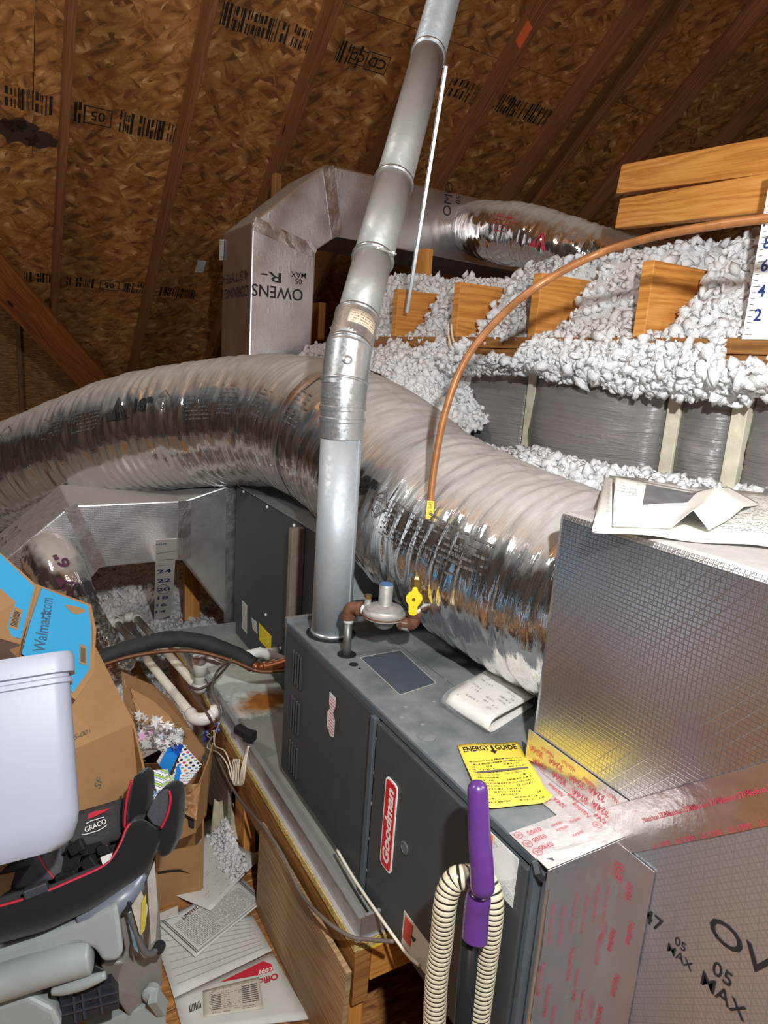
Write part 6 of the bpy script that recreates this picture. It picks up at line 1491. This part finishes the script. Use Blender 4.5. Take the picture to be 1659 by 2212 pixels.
tube('rolled_edge', spline([at(x, y, 'd', d) for x, y, d in ((-80, 2152, 1.30), (40, 2112, 1.31), (130, 2082, 1.32), (180, 2068, 1.33), (205, 2062, 1.34), (216, 2070, 1.35))], 8), [.036]*33+[.036, .035, .034, .032, .030, .027, .022, .015][:8], M['gp'], gu, n=24) if False else None
rp_ = spline([at(x, y, 'd', d) for x, y, d in ((-80, 2150, 1.31), (40, 2110, 1.32), (130, 2082, 1.33), (180, 2068, 1.34), (202, 2062, 1.345))], 8)
rr2 = np.full(len(rp_), .034); rr2[-5:] = [.034, .033, .030, .024, .012]
tube('rolled_edge', rp_, rr2, M['gp'], gu, n=24)
slabp('side_panel', [(256, 1962), (300, 1935), (334, 1880), (345, 1960), (349, 2060), (352, 2125), (335, 2170), (278, 2200), (240, 2140), (216, 2084), (262, 2076), (270, 2055)], 1.40, EX, M['gd'], .006, dd=[1.37, 1.42, 1.46, 1.47, 1.48, 1.49, 1.49, 1.46, 1.41, 1.37, 1.385, 1.385])
slabp('dark_slot', [(30, 2150), (205, 2085), (225, 2095), (240, 2130), (130, 2160), (20, 2212), (-20, 2200)], 1.38, EX*.8, M['black'], .003)
hl = spline([at(x, y, 'd', 1.33) for x, y in ((114, 2140), (140, 2136), (175, 2126), (205, 2115), (228, 2106))], 6); hr_ = np.array([.006+.006*math.sin(math.pi*(.12+.8*k/(len(hl)-1))) for k in range(len(hl))])
tube('pull_handle', hl, hr_, M['gp'], gu, n=16)
slabp('ribbed_tray', [(128, 2152), (241, 2124), (258, 2168), (258, 2180), (132, 2226)], 1.36, EX*.5, plain('charcoal_tray', lin(40, 42, 50), .5), .003)
for a, b in (((135, 2172), (252, 2142)), ((134, 2192), (256, 2160)), ((160, 2150), (164, 2208)), ((178, 2144), (184, 2200)), ((214, 2134), (222, 2188))):
    board('tray_rib', at(*a, 'd', 1.356), at(*b, 'd', 1.356), .004, .008, plain('rib%d' % a[0], lin(56, 58, 68), .5), gu, up=-FW, bev=.001)
slabp('base_slab', [(190, 2222), (322, 2170), (358, 2186), (362, 2240), (190, 2290)], 1.46, V3(-.02, .12, -.02), M['gp'], .004)
slabp('lower_body', [(-80, 2190), (60, 2150), (118, 2180), (132, 2212), (132, 2300), (-80, 2300)], 1.33, EX, M['gp'], .012)
q = at(327, 2146, 'd', 1.455); lathe('pivot_hub', q, -FW, [(.018, -.01), (.018, .006), (.012, .010)], M['gp'], gu, n=20)
q = at(330, 2150, 'd', 1.44); board('axle_bracket', q, at(352, 2180, 'd', 1.47), .02, .03, M['gp'], gu, up=-FW)
wp = spline([at(x, y, 'd', d) for x, y, d in ((278, 1966, 1.36), (290, 2000, 1.365), (302, 2034, 1.37), (314, 2056, 1.375), (328, 2060, 1.385), (340, 2048, 1.40), (346, 2038, 1.41))], 8)
tube('wire_bail', wp, .0065, plain('dull_steel', lin(128, 128, 128), .4, .6), gu, n=12)
lathe('bail_clip', at(344, 2046, 'd', 1.40), -FW, [(.012, -.006), (.012, .006), (.007, .008)], M['black'], gu, n=14)
board('bail_socket', at(262, 1964, 'd', 1.36), at(286, 1950, 'd', 1.365), .02, .02, M['black'], gu, up=-FW)
# magazines tucked behind the bail
def mag(px, d, col, label):
    V = [at(x, y, 'd', d) for x, y in px]; o = prism('magazine', V, EX*.035, plain('mag_'+label[:9].replace(' ', '_'), col, .4, noise=.25, nsc=25)); props(o, label, 'magazine', 'magazines in the side pocket'); return o
mag([(284, 1958), (305, 1925), (320, 1960), (312, 2010), (302, 2020)], 1.352, lin(198, 190, 172), 'cream magazine with a yellow edge in the grey side pocket')
mag([(306, 1950), (316, 1930), (314, 2000), (304, 2022)], 1.348, lin(206, 186, 70), 'thin yellow booklet edge in the grey side pocket')
mag([(318, 1900), (334, 1860), (341, 1960), (336, 2030), (326, 2040)], 1.354, lin(176, 172, 164), 'tall pale magazine at the right of the side pocket')
mag([(272, 1970), (278, 1975), (300, 2060), (290, 2050)], 1.362, lin(104, 134, 156), 'blue-grey magazine spine along the left of the side pocket')
# small debris
for k, (px, py, z, sz) in enumerate(((512, 1730, .0, .02), (540, 1750, .0, .012), (535, 1690, .0, .012))):
    pass
for k, (px, py, lab) in enumerate(((474, 1752, 'small crumb of white foam by the grey panel'), (636, 2066, 'tiny pale crumb on the floor by the plywood panel'))):
    q = at(px, py, 'z', .012); TV, TF = tufts(np.array([q]), np.array([.010])); mesh('foam_crumb', TV, TF, M['fluff'], None, label=lab, cat='debris')
# wrinkled cloth by the platform
def cl_(u, v):
    p = bil([at(455, 1800, 'z', .01), at(525, 1822, 'z', .01), at(505, 1735, 'z', .10), at(462, 1730, 'z', .10)], u, v); return p+V3(0, -.01, .02)*(vn(u*4, v*4, 7)-.3)
props(grid('crumpled_cloth', cl_, 14, 14, plain('cream_cloth', lin(196, 184, 158), .9, noise=.15, nsc=12, bump=.4, bsc=40), None, thick=.003), 'crumpled cream cloth wedged between carton and platform', 'cloth')
